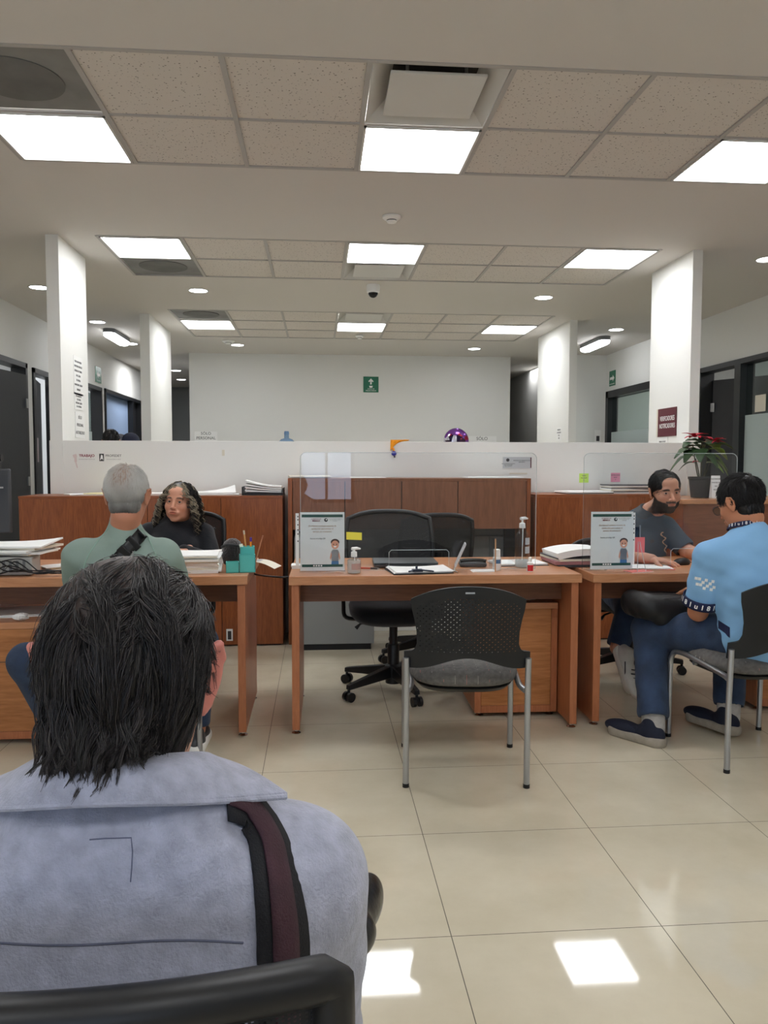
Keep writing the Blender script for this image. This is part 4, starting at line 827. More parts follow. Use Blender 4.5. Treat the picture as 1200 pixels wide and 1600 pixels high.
for k, (ang, z, L_, dr, yl, bx) in enumerate([(PI+.1, .30, .15, .5, 0, -.05), (PI-.2, .25, .15, .75, 0, -.06), (PI+.5, .34, .13, .3, 0, -.04), (-.15, .33, .17, .25, 0, .05), (.1, .30, .13, .6, 1, .06), (-.5, .26, .12, .95, 1, .05), (-1.2, .27, .12, .9, 0, 0),
    (-1.9, .30, .12, .8, 0, -.02), (-.9, .20, .11, .7, 1, .04), (-2.5, .29, .13, .7, 0, -.04), (1.2, .33, .12, .3, 0, 0), (2.2, .32, .13, .4, 0, -.02), (.7, .33, .14, .4, 1, .05), (PI-.5, .20, .10, .6, 0, -.05), (-.3, .22, .11, 1.0, 1, .07), (-1.5, .35, .09, .3, 0, 0), (PI, .36, .09, .1, 0, -.03), (.3, .36, .1, .1, 0, .04)]):
    b = B(); leaf(b, (bx, 0, z+.055), (math.cos(ang), math.sin(ang)*.8, .12), L_*1.06, .052, dr*.8); b.out('leaf', leafl if yl else leafm, r, angle=180)
for cx_, cz_, k0 in ((-.06, .445, 0), (.085, .41, 1)):
    for k in range(8):
        a = k*2*PI/8+k0; b = B(); leaf(b, (cx_, -.01, cz_), (math.cos(a), math.sin(a)*.7-.15, .45 if k % 2 else .1), .098 if k % 2 else .085, .022, .15); b.out('bract', bract, r, angle=180)
    B().ell((cx_, -.01, cz_+.008), (.007, .007, .006), 8).out('flower_eye', mat('flower_pale', (226, 190, 170), .6), r)
b = B(); leaf(b, (-.03, -.03, .26), (-1, -.4, .3), .07, .02, .2); b.out('bract', bract, r, angle=180)
r = empty('tent_card', (2.88, 5.50, 1.053), .05, 'white folded notice card standing in front of the poinsettia pot', 'card')
B().add([(-.035, -.02, 0), (.035, -.02, 0), (.035, 0, .165), (-.035, 0, .165), (-.035, .022, 0), (.035, .022, 0)], [(0, 1, 2, 3), (3, 2, 5, 4)]).out('card_paper', M['paper'], r, smooth=False)
for i, s in enumerate(('NO MOVER', 'FAVOR DE', 'NO', 'REGAR', '!')): text(s, .014, (0, -.0195+.02*(.14-.026*i)/.165-.0022, .14-.026*i), (PI/2-.12, 0, 0), M['ink'], r, 'card_lettering')
# ---------------------------------------------------------------- signs, notices
def notice(loc, rz, w, h, label, lines=(), m='paper', cat='sign', size=.02, name='paper_notice', ink='ink', lead=None, group=None, tilt=0, bold=0, th=.0015, pm=None):
    """sheet centred at loc facing -y in its own frame"""
    r = empty(name, loc, rz, label, cat, group); r.rotation_euler.y = tilt
    B().box((0, -th/2, 0), (w, th, h)).out('panel', pm or M[m], r, smooth=False)
    lead = lead or size*1.35; n = len(lines)
    for i, s in enumerate(lines):
        if not s: continue
        text(s, size, (0, -th-.0006, ((n-1)/2-i)*lead), (PI/2, 0, 0), M[ink], r, sx=min(1, (w*.92)/(len(s)*size*.62)), bold=bold)
    return r
XP = -1.884
notice((XP+.0005, 6.43, 1.985), PI/2, .23, .30, 'topmost paper notice on the side of the first left pillar', ['PARA UNA MEJOR', 'ATENCIÓN FAVOR DE', 'ESPERAR SU TURNO', 'EN EL ÁREA', 'DE ESPERA', 'MANTENER ORDEN', 'GRACIAS'], size=.022, lead=.036)
notice((XP+.0005, 6.43, 1.785), PI/2, .23, .13, 'middle paper notice on the side of the first left pillar', ['NO INGRESAR A', 'ESTA ÁREA', 'PERSONAL AJENO', 'A LA OFICINA'], size=.02, lead=.027)
notice((XP+.0005, 6.45, 1.60), PI/2, .25, .2, 'lowest notice on the first left pillar reading SÓLO PERSONAL AUTORIZADO', ['SÓLO', 'PERSONAL', 'AUTORIZADO'], size=.035, lead=.06)
r = notice((-1.63, 6.028, 1.335), 0, .40, .17, 'white office header sheet with TRABAJO and PROFEDET lettering on the partition', [], m='pillar', name='office_notice')
text('TRABAJO', .027, (-.085, -.0025, .02), (PI/2, 0, 0), M['maroonink'], r, bold=.0006); text('SECRETARÍA DEL TRABAJO Y PREVISIÓN SOCIAL', .009, (-.085, -.0025, -.006), (PI/2, 0, 0), M['palegrey'], r, sx=.6)
text('PROFEDET', .0245, (.108, -.0025, .02), (PI/2, 0, 0), M['ink'], r); text('PROCURADURÍA FEDERAL DE LA DEFENSA', .009, (.11, -.0025, -.006), (PI/2, 0, 0), M['palegrey'], r, sx=.6)
B().box((.022, -.0025, .008), (.034, .001, .055)).out('dark_emblem', M['ink'], r, smooth=False); B().add([(.010, -.0032, -.014), (.018, -.0032, .028), (.030, -.0032, .024), (.034, -.0032, -.014), (.024, -.0032, .0)], [(0, 1, 2, 3, 4)]).out('emblem_figure', M['whiteink'], r, smooth=False)
b = B(); b.tube(bez([(-.175, -.0025, .03), (-.168, -.0025, .005), (-.165, -.0025, -.03), (-.155, -.0025, -.07)], 5), [.014]*5+[.009]*5+[.004]*6, 8, flat=.05); b.out('faint_emblem', mat('faint_rose', (222, 206, 204), .8), r)
r = notice((1.545, 6.028, 1.31), 0, .235, .095, 'grey name plate sign with a round emblem on the partition above the hutch', [], m='pillar', name='name_sign')
B().box((0, -.002, 0), (.228, .001, .088)).out('grey_field', mat('plate_grey', (196, 198, 200), .7), r, smooth=False); B().lathe([(.013, 0), (.013, .0006)], (-.075, -.0025, .02), n=20, R=RX(PI/2)).out('round_emblem', M['ink'], r)
text('PROCURADURÍA FEDERAL\nDE LA DEFENSA\nDEL TRABAJO', .009, (-.07, -.0035, -.018), (PI/2, 0, 0), M['ink'], r); text('MÓDULO DE ORIENTACIÓN\nABOGADO', .012, (.035, -.0035, .01), (PI/2, 0, 0), M['ink'], r, sx=.85); B().box((.108, -.003, .0), (.008, .001, .08)).out('maroon_strip', M['maroon'], r, smooth=False)
notice((2.08, 6.028, 1.19), 0, .075, .072, 'green sticky note on the partition', ['PARA', 'REVISAR', '↓'], m='paper', name='sticky_note', cat='note', size=.013, pm=mat('lime_note', (196, 232, 106), .7))
notice((2.335, 6.028, 1.195), 0, .075, .072, 'pink sticky note on the partition', ['ENTREGADOS', 'HOY', '↓'], m='paper', name='sticky_note', cat='note', size=.013, pm=mat('rose_note', (240, 164, 190), .7))
notice((-.713, 6.028, 1.38), 0, .02, .045, 'tiny worn scrap of tape on the partition left of the hutch', [], m='paper2', name='tape_scrap', cat='tape')
notice((1.555, 6.028, 1.225), 0, .14, .012, 'thin tape strip on the partition below the name plate', [], m='paper2', name='tape_scrap', cat='tape')
r = notice((2.9105, 6.385, 1.65), -PI/2, .345, .235, 'maroon sign reading VERIFICADORES NOTIFICADORES on the first right pillar', [], m='maroon', name='door_sign', th=.006)
for i, s in enumerate(('VERIFICADORES', 'NOTIFICADORES')): text(s, .056, (.008, -.0068, .03-.062*i), (PI/2, 0, 0), M['whiteink'], r, sx=.68)
B().box((-.185, -.003, 0), (.03, .005, .235)).out('white_strip', M['paper2'], r)
notice((2.9105, 6.47, 1.49), -PI/2, .2, .08, 'paper strip partly hidden behind the partition under the maroon sign', ['VERIFICADORES'], size=.018)
notice((2.9085, 9.35, 1.66), -PI/2, .2, .16, 'small paper notice on the second right pillar', ['PERSONAL', 'AUTORIZADO', 'SÓLO', 'PASE'], size=.025)
notice((4.3, 11.855, 1.72), 0, .1, .2, 'narrow paper notice with a dark figure beside the second right pillar', ['', ''], m='paper'); B().box((.0, -.003, -.03), (.05, .001, .08)).out('dark_figure', M['ink'], bpy.data.objects[sorted(o.name for o in bpy.data.objects if o.name.startswith('paper_notice'))[-1]], smooth=False)
r = notice((.815, 12.195, 2.515), 0, .235, .24, 'square green assembly sign with an arrow figure on the far wall', [], m='green', name='safety_sign', th=.006)
B().add([(-.012, -.007, .0), (.012, -.007, .0), (.012, -.007, .05), (.03, -.007, .035), (.04, -.007, .05), (0, -.007, .092), (-.04, -.007, .05), (-.03, -.007, .035), (-.012, -.007, .05)], [tuple(range(9))]).out('arrow_symbol', M['whiteink'], r, smooth=False)
B().add([(-.028, -.0075, -.02), (.028, -.0075, -.02), (.02, -.0075, -.05), (-.02, -.0075, -.05)], [(0, 1, 2, 3)]).out('symbol_base', M['whiteink'], r, smooth=False)
text('ZONA DE', .024, (0, -.0075, -.068), (PI/2, 0, 0), M['whiteink'], r); text('MENOR RIESGO', .024, (0, -.0075, -.095), (PI/2, 0, 0), M['whiteink'], r, sx=.95)
for x_, y_, rz_, lb, sg in ((XL+.001, 11.89, PI/2, 'green evacuation route sign with a left arrow on the left passage wall', -1), (XR-.001, 11.60, -PI/2, 'green evacuation route sign with a right arrow on the right passage wall', 1)):
    r = notice((x_, y_, 2.585), rz_, .30 if sg < 0 else .24, .225, lb, [], m='green', name='exit_route_sign', th=.006); r['group'] = 'green evacuation arrows'
    a = [(-.09, -.0072, .02), (.02, -.0072, .02), (.02, -.0072, .05), (.09, -.0072, 0), (.02, -.0072, -.05), (.02, -.0072, -.02), (-.09, -.0072, -.02)]
    B().add([(p[0]*sg, p[1], p[2]) for p in a], [tuple(range(7))]).out('arrow_symbol', M['whiteink'], r, smooth=False)
    text('RUTA DE EVACUACIÓN', .02, (0, -.0075, -.085), (PI/2, 0, 0), M['whiteink'], r, sx=.9)
notice((-1.70, 12.195, 1.68), 0, .34, .2, 'SÓLO PERSONAL paper sign low on the far wall at left', ['SÓLO', 'PERSONAL', ''], size=.06, lead=.07)
notice((2.56, 12.195, 1.60), 0, .46, .26, 'SÓLO paper sign low on the far wall at right beside the balloon', ['SÓLO', '', ''], size=.07, lead=.09)
r = empty('toy_feather', (.59, 6.02, 1.43), 0, 'orange feathered toy with a blue ball hanging on the partition edge', 'toy')
B().sheet(lambda u, v: (-.035+.145*u**1.0*(.45+.55*v), .02*u-.008, .045-.075*(1-v)*(1-u)**1.2+.0*v+(.008 if v > .9 else 0)), 12, 8, .012).out('feather_plume', mat('orange_plume', (246, 160, 30), .8, var=.15, vscale=40), r, angle=180)
B().ell((-.012, -.012, -.052), (.02, .02, .019), 16).out('ball', mat('blue_ball', (20, 34, 150), .4), r)
B().cyl((-.012, -.012, -.034), (-.018, -.006, -.01), .008, n=8).out('neck', mat('orange_neck', (240, 150, 30), .6), r); B().cyl((-.008, -.014, -.068), (-.006, -.014, -.084), .006, n=8).out('pin', M['ink'], r)
# beyond the partition: water jug, foil balloon
r = empty('water_jug', (-.45, 11.4, 1.2), 0, 'blue water jug top showing over the partition', 'jug')
B().lathe([(.13, 0), (.135, .02), (.135, .36), (.125, .40), (.08, .445), (.035, .46), (.032, .52)], n=32).out('bottle_body', mat('jug_blue', (126, 156, 186), .15, alpha=.8), r); B().lathe([(.036, .51), (.036, .54), (.03, .56), (.001, .56)], n=20).out('cap', mat('jug_cap', (92, 124, 160), .4), r)
r = empty('dispenser', (-.45, 11.4, 0), 0, 'white water dispenser below the jug, hidden by the partition', 'dispenser')
B().span((-.15, -.15, .02), (.15, .15, 1.2)).out('cabinet', M['white_plastic'], r, bevel=.02); B().cyl((0, -.16, .95), (0, -.2, .95), .012, n=8).out('tap', M['grey'], r); B().span((-.13, -.13, 0), (.13, .13, .0195)).out('plinth', M['black'], r)
r = empty('foil_balloon', (1.94, 11.0, 1.62), 0, 'round multicoloured foil balloon peeking over the partition', 'balloon')
fm = mat('printed_foil', (150, 60, 110), .15, metal=.5); nt = fm.node_tree; bb = nt.nodes['Principled BSDF']
v_ = sock(nt, 'ShaderNodeTexVoronoi'); v_.inputs['Scale'].default_value = 14; tc_ = sock(nt, 'ShaderNodeTexCoord'); nt.links.new(tc_.outputs['Object'], v_.inputs['Vector'])
rr_ = sock(nt, 'ShaderNodeValToRGB'); rr_.color_ramp.interpolation = 'CONSTANT'; e_ = rr_.color_ramp.elements; e_[0].color = lin((40, 30, 60))+(1,); e_[1].position = .3; e_[1].color = lin((150, 40, 60))+(1,)
for p_, c_ in ((.5, (120, 70, 150)), (.66, (190, 186, 196)), (.8, (60, 40, 60))): q_ = e_.new(p_); q_.color = lin(c_)+(1,)
nt.links.new(v_.outputs['Color'], rr_.inputs[0]); nt.links.new(rr_.outputs[0], bb.inputs['Base Color'])
B().ell((0, 0, 0), (.18, .09, .18), 32).out('foil_body', fm, r, angle=180); B().tube([(0, 0, -.16), (.01, 0, -.4), (0, 0, -.7)], .002, 5).out('ribbon', M['grey'], r)
B().lathe([(.12, 0), (.12, .03), (.03, .06), (.004, .07)], (0, 0, -.75), n=20).out('weight', M['grey'], r)
B().span((-.3, -.25, -1.62), (.3, .25, -.75)).out('stand_box', M['white_plastic'], r)
# ---------------------------------------------------------------- people: smooth bodies grown from blended volumes
class SD:
    """blended tapered limbs and ellipsoids, turned into one continuous surface"""
    def __init__(s): s.p = []; s.M = Matrix.Identity(4)
    def cap(s, a, b, ra, rb, k=.02, sub=False):
        sc = s.M.to_scale()[0]; s.p.append(('c', np.array(s.M @ Vector(a)), np.array(s.M @ Vector(b)), ra*sc, rb*sc, k, sub)); return s
    def ell(s, c, r, R=None, k=.02, sub=False):
        Q = s.M.to_3x3().normalized(); sc = s.M.to_scale()[0]
        if R is not None: Q = Q @ R
        s.p.append(('e', np.array(s.M @ Vector(c)), np.array(Q), np.array(r, float)*sc, 0, k, sub)); return s
    def chain(s, P, r, k=.02, sub=False):
        for i in range(len(P)-1): s.cap(P[i], P[i+1], r[i], r[i+1], k if i == 0 else max(.004, k*.5), sub)
        return s
    def grid(s, res):
        lo = np.full(3, 1e9); hi = -lo
        for q in s.p:
            if q[6]: continue
            if q[0] == 'c':
                m = max(q[3], q[4]); lo = np.minimum(lo, np.minimum(q[1], q[2])-m); hi = np.maximum(hi, np.maximum(q[1], q[2])+m)
            else: lo = np.minimum(lo, q[1]-q[3].max()); hi = np.maximum(hi, q[1]+q[3].max())
        lo -= 3*res; hi += 3*res; n = np.ceil((hi-lo)/res).astype(int)+1
        ax = [(lo[i]+np.arange(n[i])*res).astype(np.float32) for i in range(3)]
        D = np.full(n, .2, np.float32)
        for q in s.p:
            k = q[5]; pad = k+2.5*res
            if q[0] == 'c': m = max(q[3], q[4]); a = np.minimum(q[1], q[2])-m-pad; b = np.maximum(q[1], q[2])+m+pad
            else:
                e = np.sqrt(((q[2]*q[3])**2).sum(1)); a = q[1]-e-pad; b = q[1]+e+pad
            i0 = np.clip(np.floor((a-lo)/res).astype(int), 0, n); i1 = np.clip(np.ceil((b-lo)/res).astype(int)+1, 0, n)
            if (i1 <= i0).any(): continue
            sl = tuple(slice(i0[i], i1[i]) for i in range(3))
            X = ax[0][sl[0]][:, None, None]-np.float32(q[1][0]); Y = ax[1][sl[1]][None, :, None]-np.float32(q[1][1]); Z = ax[2][sl[2]][None, None, :]-np.float32(q[1][2])
            if q[0] == 'c':
                d = (q[2]-q[1]).astype(np.float32); L2 = float(d@d)+1e-12
                h = np.clip((X*d[0]+Y*d[1]+Z*d[2])/L2, 0, 1); f = np.sqrt((X-h*d[0])**2+(Y-h*d[1])**2+(Z-h*d[2])**2)-(q[3]+(q[4]-q[3])*h)
            else:
                R, r = q[2], q[3]; U = [(X*R[0, i]+Y*R[1, i]+Z*R[2, i]) for i in range(3)]
                k0 = np.sqrt(sum((U[i]/r[i])**2 for i in range(3))); k1 = np.sqrt(sum((U[i]/r[i]**2)**2 for i in range(3)))+1e-9; f = k0*(k0-1)/k1
            C = D[sl]
            if q[6]:
                h = np.clip(.5-.5*(C+f)/max(k, 1e-5), 0, 1); D[sl] = C*(1-h)+(-f)*h+k*h*(1-h)
            else:
                h = np.clip(.5+.5*(C-f)/max(k, 1e-5), 0, 1); D[sl] = C*(1-h)+f*h-k*h*(1-h)
        return D, lo, res
    def mesh(s, res, post=None):
        D, lo, res = s.grid(res)
        if post: D = post(D, lo, res)
        ins = D < 0; n = D.shape
        c = [D[i:n[0]-1+i, j:n[1]-1+j, k:n[2]-1+k] for i, j, k in itertools.product((0, 1), repeat=3)]
        cnt = sum((q < 0).astype(np.int8) for q in c); act = (cnt > 0) & (cnt < 8); idx = np.argwhere(act)
        V = np.stack([q[act] for q in c], 1); co = np.array(list(itertools.product((0, 1), repeat=3)), float)
        acc = np.zeros((len(idx), 3)); w = np.zeros(len(idx))
        for a in range(8):
            for b in range(a+1, 8):
                if np.abs(co[a]-co[b]).sum() != 1: continue
                m = (V[:, a] < 0) != (V[:, b] < 0); t = np.where(m, V[:, a]/np.where(m, V[:, a]-V[:, b], 1), 0)
                acc += np.where(m[:, None], co[a]+(co[b]-co[a])*t[:, None], 0); w += m
        P = lo+(idx+acc/w[:, None])*res
        vid = np.full(act.shape, -1, np.int64); vid[act] = np.arange(len(idx)); Fs = []
        for a in range(3):
            b, d = (a+1) % 3, (a+2) % 3
            A = np.moveaxis(ins, (a, b, d), (0, 1, 2)); I = np.moveaxis(vid, (a, b, d), (0, 1, 2))
            e = A[:-1, 1:-1, 1:-1] != A[1:, 1:-1, 1:-1]; q = np.argwhere(e); fl = A[:-1, 1:-1, 1:-1][e]
            i, j, k = q[:, 0], q[:, 1]+1, q[:, 2]+1
            Q = np.stack([I[i, j-1, k-1], I[i, j, k-1], I[i, j, k], I[i, j-1, k]], 1); Q[~fl] = Q[~fl][:, ::-1]; Fs.append(Q)
        Fq = np.concatenate(Fs); return P, Fq[(Fq >= 0).all(1)]
def np_mesh(name, V, Fq, cols=None, faces_smooth=True):
    me = bpy.data.meshes.new(name); n, m = len(V), len(Fq); k = Fq.shape[1]
    me.vertices.add(n); me.vertices.foreach_set('co', np.ascontiguousarray(V, np.float32).ravel())
    me.loops.add(m*k); me.loops.foreach_set('vertex_index', np.ascontiguousarray(Fq, np.int32).ravel())
    me.polygons.add(m); me.polygons.foreach_set('loop_start', np.arange(0, m*k, k, dtype=np.int32)); me.polygons.foreach_set('use_smooth', np.ones(m, bool))
    me.update(calc_edges=True)
    if cols is not None:
        a = me.color_attributes.new('Col', 'FLOAT_COLOR', 'POINT'); a.data.foreach_set('color', np.concatenate([cols, np.ones((n, 1))], 1).astype(np.float32).ravel())
    me.validate(); return me
def np_obj(name, parts, mats, parent=None, cols=None):
    """join (V, F) pieces into one mesh object"""
    V = np.concatenate([p[0] for p in parts]); o = 0; Fs = []
    for v, f in parts: Fs.append(f+o); o += len(v)
    me = np_mesh(name, V, np.concatenate(Fs), cols); me.materials.append(mats)
    ob = bpy.data.objects.new(name, me); COL.objects.link(ob); ob.parent = parent; return ob
def relax(V, Fq, it=2, w=.5):
    n = len(V)
    for _ in range(it):
        A = np.zeros_like(V); c = np.zeros(n)
        for i in range(4):
            a, b = Fq[:, i], Fq[:, (i+1) % 4]
            for d in range(3): A[:, d] += np.bincount(a, V[b, d], n)+np.bincount(b, V[a, d], n)
            c += np.bincount(a, minlength=n)+np.bincount(b, minlength=n)
        V = V*(1-w)+w*A/np.maximum(c, 1)[:, None]
    return V
def vnormals(V, Fq):
    n = np.cross(V[Fq[:, 2]]-V[Fq[:, 0]], V[Fq[:, 3]]-V[Fq[:, 1]]); N = np.zeros_like(V)
    for i in range(4):
        for d in range(3): N[:, d] += np.bincount(Fq[:, i], n[:, d], len(V))
    return N/(np.linalg.norm(N, axis=1)[:, None]+1e-12)
def noise3(P, sc, seed=0):
    rg = np.random.default_rng(seed); o = np.zeros(len(P))
    for _ in range(6):
        k = rg.normal(size=3); k /= np.linalg.norm(k); o += np.sin(P@k*sc*rg.uniform(.6, 1.7)+rg.uniform(0, 6.28))
    return o/3
def head_shape(sd, Mh, wide=1, jaw=1, ears=1, ear_out=.42, fine=True):
    sd.M = Mh @ Matrix.Diagonal((1, 1, 1, 1)); W_ = wide
    sd.ell((0, -.012, .035), (.075*W_, .093, .083), k=.01); sd.ell((0, .020, -.018), (.066*W_, .066, .082), k=.02)
    sd.ell((0, .016, -.062), (.055*jaw, .060, .048), k=.02); sd.ell((0, .064, -.096), (.022*jaw, .018, .017), k=.02)
    for s in (-1, 1): sd.ell((s*.041*W_, .055, -.024), (.022, .02, .021), k=.02)
    sd.cap((-.036, .076, .027), (.036, .076, .027), .0115, .0115, k=.014)
    sd.ell((0, .062, .06), (.045, .025, .03), k=.02)
    for s in (-1, 1): sd.ell((s*.0315, .0965, .010), (.0175, .0140, .0120), k=.010, sub=True)
    sd.cap((0, .082, .016), (0, .103, -.026), .0065, .0100, k=.012); sd.ell((0, .1055, -.029), (.0115, .0105, .009), k=.006)
    for s in (-1, 1): sd.ell((s*.0125, .0955, -.032), (.0075, .009, .0068), k=.006)
    sd.ell((0, .080, -.06), (.03, .014, .02), k=.012)
    sd.ell((0, .0905, -.0545), (.0235, .0095, .0055), k=.005); sd.ell((0, .0895, -.0645), (.020, .010, .0065), k=.005)
    if fine:
        sd.ell((0, .104, -.0590), (.022, .016, .0011), k=.0025, sub=True)
        for s in (-1, 1):
            sd.ell((s*.006, .101, -.0395), (.003, .005, .003), k=.002, sub=True)
            sd.chain([(s*.0165, .0805, .006), (s*.023, .0835, .0145), (s*.032, .0848, .0163), (s*.041, .0787, .0125), (s*.046, .0715, .006)], [.0026]*5, k=.003)
            sd.chain([(s*.018, .0800, .004), (s*.025, .0815, -.0015), (s*.033, .081, -.0030), (s*.041, .076, .0005), (s*.0455, .0715, .005)], [.0022]*5, k=.003)
    for s in (-1, 1):
        R = RZ(s*-ear_out) @ RY(s*.16) @ RX(-.12); e = ears; c = Vector((s*.079*W_, -.012, -.004))
        sd.ell(c, (.0062*e, .0165*e, .031*e), R, k=.006)
        sd.chain([c+R @ Vector(p)*e for p in ((s*.002, .012, .018), (s*.005, .002, .031), (s*.006, -.012, .026), (s*.006, -.018, .008), (s*.004, -.012, -.014), (0, .002, -.030), (0, .008, -.024))], [.0035*e]*7, k=.005)
        sd.ell(c+R @ Vector((s*.009, .0, .0)), (.006, .010, .018), R, k=.004, sub=True)
    sd.M = Matrix.Identity(4)
def hand_shape(sd, Wp, d, nrm, side, curl=(.3, .3, .3, .3), L=1, spread=.10, thumb=(.8, .5, -.3), tc=.3):
    """palm, four unequal bent fingers and a thumb leaving the side of the palm"""
    W0 = Vector(Wp); d = Vector(d).normalized(); nrm = Vector(nrm); nrm = (nrm-d*nrm.dot(d)).normalized(); x = d.cross(nrm)*side
    R = Matrix((x, d, nrm)).transposed()
    sd.ell(W0+d*.045*L, (.037*L, .052*L, .0145*L), R, k=.012); sd.ell(W0+d*.03*L+x*.022*L+nrm*.004, (.018*L, .032*L, .014*L), R, k=.01)
    for i, (off, ln, r) in enumerate(((.027, .066, .0088), (.009, .076, .009), (-.009, .070, .0086), (-.026, .055, .0076))):
        base = W0+d*(.082-(.004 if i in (0, 3) else 0)-(.004 if i == 3 else 0))*L+x*off*L; a = 0; p = base; dirn = (d+x*spread*(off/.027)).normalized(); P = [p-dirn*.012, p]
        for f in (.46, .30, .24):
            a += curl[i]*(1.0 if f > .4 else 1.15); q = dirn*math.cos(a)+nrm*math.sin(a); p = p+q*ln*f*L; P.append(p)
        sd.chain(P, [r*1.05*L, r*L, r*.93*L, r*.86*L, r*.74*L], k=.005)
    b = W0+d*.022*L+x*.030*L; q = (x*thumb[0]+d*thumb[1]+nrm*-thumb[2]).normalized(); P = [b, b+q*.036*L]; q2 = (q+d*tc+nrm*tc*.3).normalized(); P.append(P[-1]+q2*.026*L); P.append(P[-1]+(q2+d*tc*.3).normalized()*.020*L)
    sd.chain(P, [.0135*L, .0105*L, .0095*L, .0078*L], k=.008)
def headM(c, yaw=0, pitch=0, roll=0, s=1):
    """yaw turns left, pitch looks down, roll tips the head to its right"""
    return Matrix.Translation(c) @ (RZ(yaw) @ RX(-pitch) @ RY(roll)).to_4x4() @ Matrix.Scale(s, 4)
def skin_cols(V, Mh, base, blush=(1.06, .9, .86), beard=None, lips=(.80, .50, .48), brow=None, scalp=None, ear=None, bz=.0305, bh=.0048):
    """skin tints: lips, brows, darker eye sockets, shaved beard shadow, scalp"""
    b = np.array(lin(base)); C = np.tile(b, (len(V), 1)); Q = np.c_[V, np.ones(len(V))] @ np.array(Mh.inverted()).T; x, y, z = Q[:, 0], Q[:, 1], Q[:, 2]
    def mixc(m, col): C[:] = C*(1-m[:, None])+np.array(col)*m[:, None]
    g = lambda cx, cy, cz, rx, ry, rz: np.exp(-(((np.abs(x)-cx)/rx)**2+((y-cy)/ry)**2+((z-cz)/rz)**2))
    mixc(np.clip(g(.04, .06, -.025, .02, .03, .018)*.8, 0, 1), b*np.array(blush)); mixc(np.clip(g(0, .108, -.03, .012, .012, .012)*.7, 0, 1), b*np.array(blush))
    mixc(np.clip(1.6*g(0, .094, -.0595, .021, .014, .0088)-.25, 0, 1), b*np.array(lips))
    mixc(np.clip(g(.031, .08, .01, .02, .02, .012)*.45, 0, 1), b*.62)
    if brow is not None: mixc(np.clip(2.2*np.exp(-(((np.abs(x)-.032)/.018)**4+((z-bz+(np.abs(x)-.030)**2*11)/bh)**2))*(y > .045)-.3, 0, .92), lin(brow))
    if beard is not None:
        m = np.clip((-.014-.52*np.clip(y-.01, 0, 1)-z+.003*noise3(Q[:, :3], 160, 5))/.006, 0, 1)*np.clip((z+.128)/.012, 0, 1)*np.clip((y+.004)/.01, 0, 1)
        m = np.maximum(m, ((np.abs(x) < .030) & (z > -.054) & (z < -.043) & (y > .075)).astype(float)); m *= 1-((np.abs(x) < .022) & (z > -.069) & (z < -.0515) & (y > .080)); mixc(m*.9, lin(beard))
    if scalp is not None: mixc(np.clip((z-.02)/.03, 0, 1)*np.clip((.066-y)/.01, 0, 1), lin(scalp))
    if ear is not None: mixc(((np.abs(x) > .073) & (y < .02) & (y > -.06) & (z > -.05) & (z < .05)).astype(float)*.85, lin(ear))
    return C
def eyes(parent, Mh, iris=(62, 40, 28), gaze=(0, 0), lidded=0):
    for s in (-1, 1):
        c = Vector((s*.0312, .0705, .0068)); b = B(); R = RZ(gaze[0]) @ RX(gaze[1])
        pr = [(.0125*math.sin(a), .0125*math.cos(a)) for a in np.linspace(.001, PI-.001, 26)]
        k0 = len(b.f); b.lathe(pr, (0, 0, 0), 24, 0)
        for fi in range(k0, len(b.f)):
            row = (fi-k0)//24; b.m[fi] = 2 if row < 2 else (1 if row < 4 else 0)
        RR = Mh.to_3x3() @ R @ RX(-PI/2); b.v = [tuple(RR @ Vector(v)+Mh @ c) for v in b.v]
        b.out('eye', [mat('eye_white', (176, 166, 160), .3), mat('iris', iris, .15), mat('pupil', (8, 6, 6), .1)], parent, angle=180)
def strands(G, nchild, spread, r, seed=0, tipspread=.35, wave=0, wfreq=3, lift=0, taper=.35, sides=3, jit=.0):
    """thin tapered locks: every guide line (K points) gets nchild hairs around it"""
    rg = np.random.default_rng(seed); g, K, _ = G.shape; P = np.repeat(G, nchild, 0); n = len(P); t = np.linspace(0, 1, K)
    off = rg.normal(size=(n, 1, 3)); off /= np.linalg.norm(off, axis=2, keepdims=True)+1e-9; off *= spread*rg.uniform(.1, 1, (n, 1, 1))
    P = P+off*(1-(1-tipspread)*t)[None, :, None]
    if wave:
        ph = rg.uniform(0, 6.28, (n, 1)); ax = rg.normal(size=(n, 1, 3)); P = P+ax*(wave*np.sin(t[None]*wfreq*6.28+ph)*t[None])[..., None]
    if jit: P = P+rg.normal(size=P.shape)*jit*t[None, :, None]
    # shorten some hairs by sliding points back along the curve
    sh = rg.uniform(.72, 1, (n, 1)); tt = t[None]*sh*(K-1); i0 = np.clip(tt.astype(int), 0, K-2); fr = (tt-i0)[..., None]; ar = np.arange(n)[:, None]
    P = P[ar, i0]*(1-fr)+P[ar, i0+1]*fr
    T = np.gradient(P, axis=1); T /= np.linalg.norm(T, axis=2, keepdims=True)+1e-9
    a = rg.normal(size=(n, 1, 3)); X = np.cross(T, a); X /= np.linalg.norm(X, axis=2, keepdims=True)+1e-9; Y = np.cross(T, X)
    rr = (r*(1-(1-taper)*t**1.5))[None, :, None]*rg.uniform(.7, 1.2, (n, 1, 1))
    R = np.stack([P+(X*math.cos(2*PI*k/sides)+Y*math.sin(2*PI*k/sides))*rr for k in range(sides)], 2)
    V = R.reshape(-1, 3); base = (np.arange(n)*K*sides)[:, None, None]+(np.arange(K-1)*sides)[None, :, None]; k = np.arange(sides)[None, None, :]
    a0 = base+k; a1 = base+(k+1) % sides; Fq = np.stack([a0, a1, a1+sides, a0+sides], -1).reshape(-1, 4)
    return V, Fq
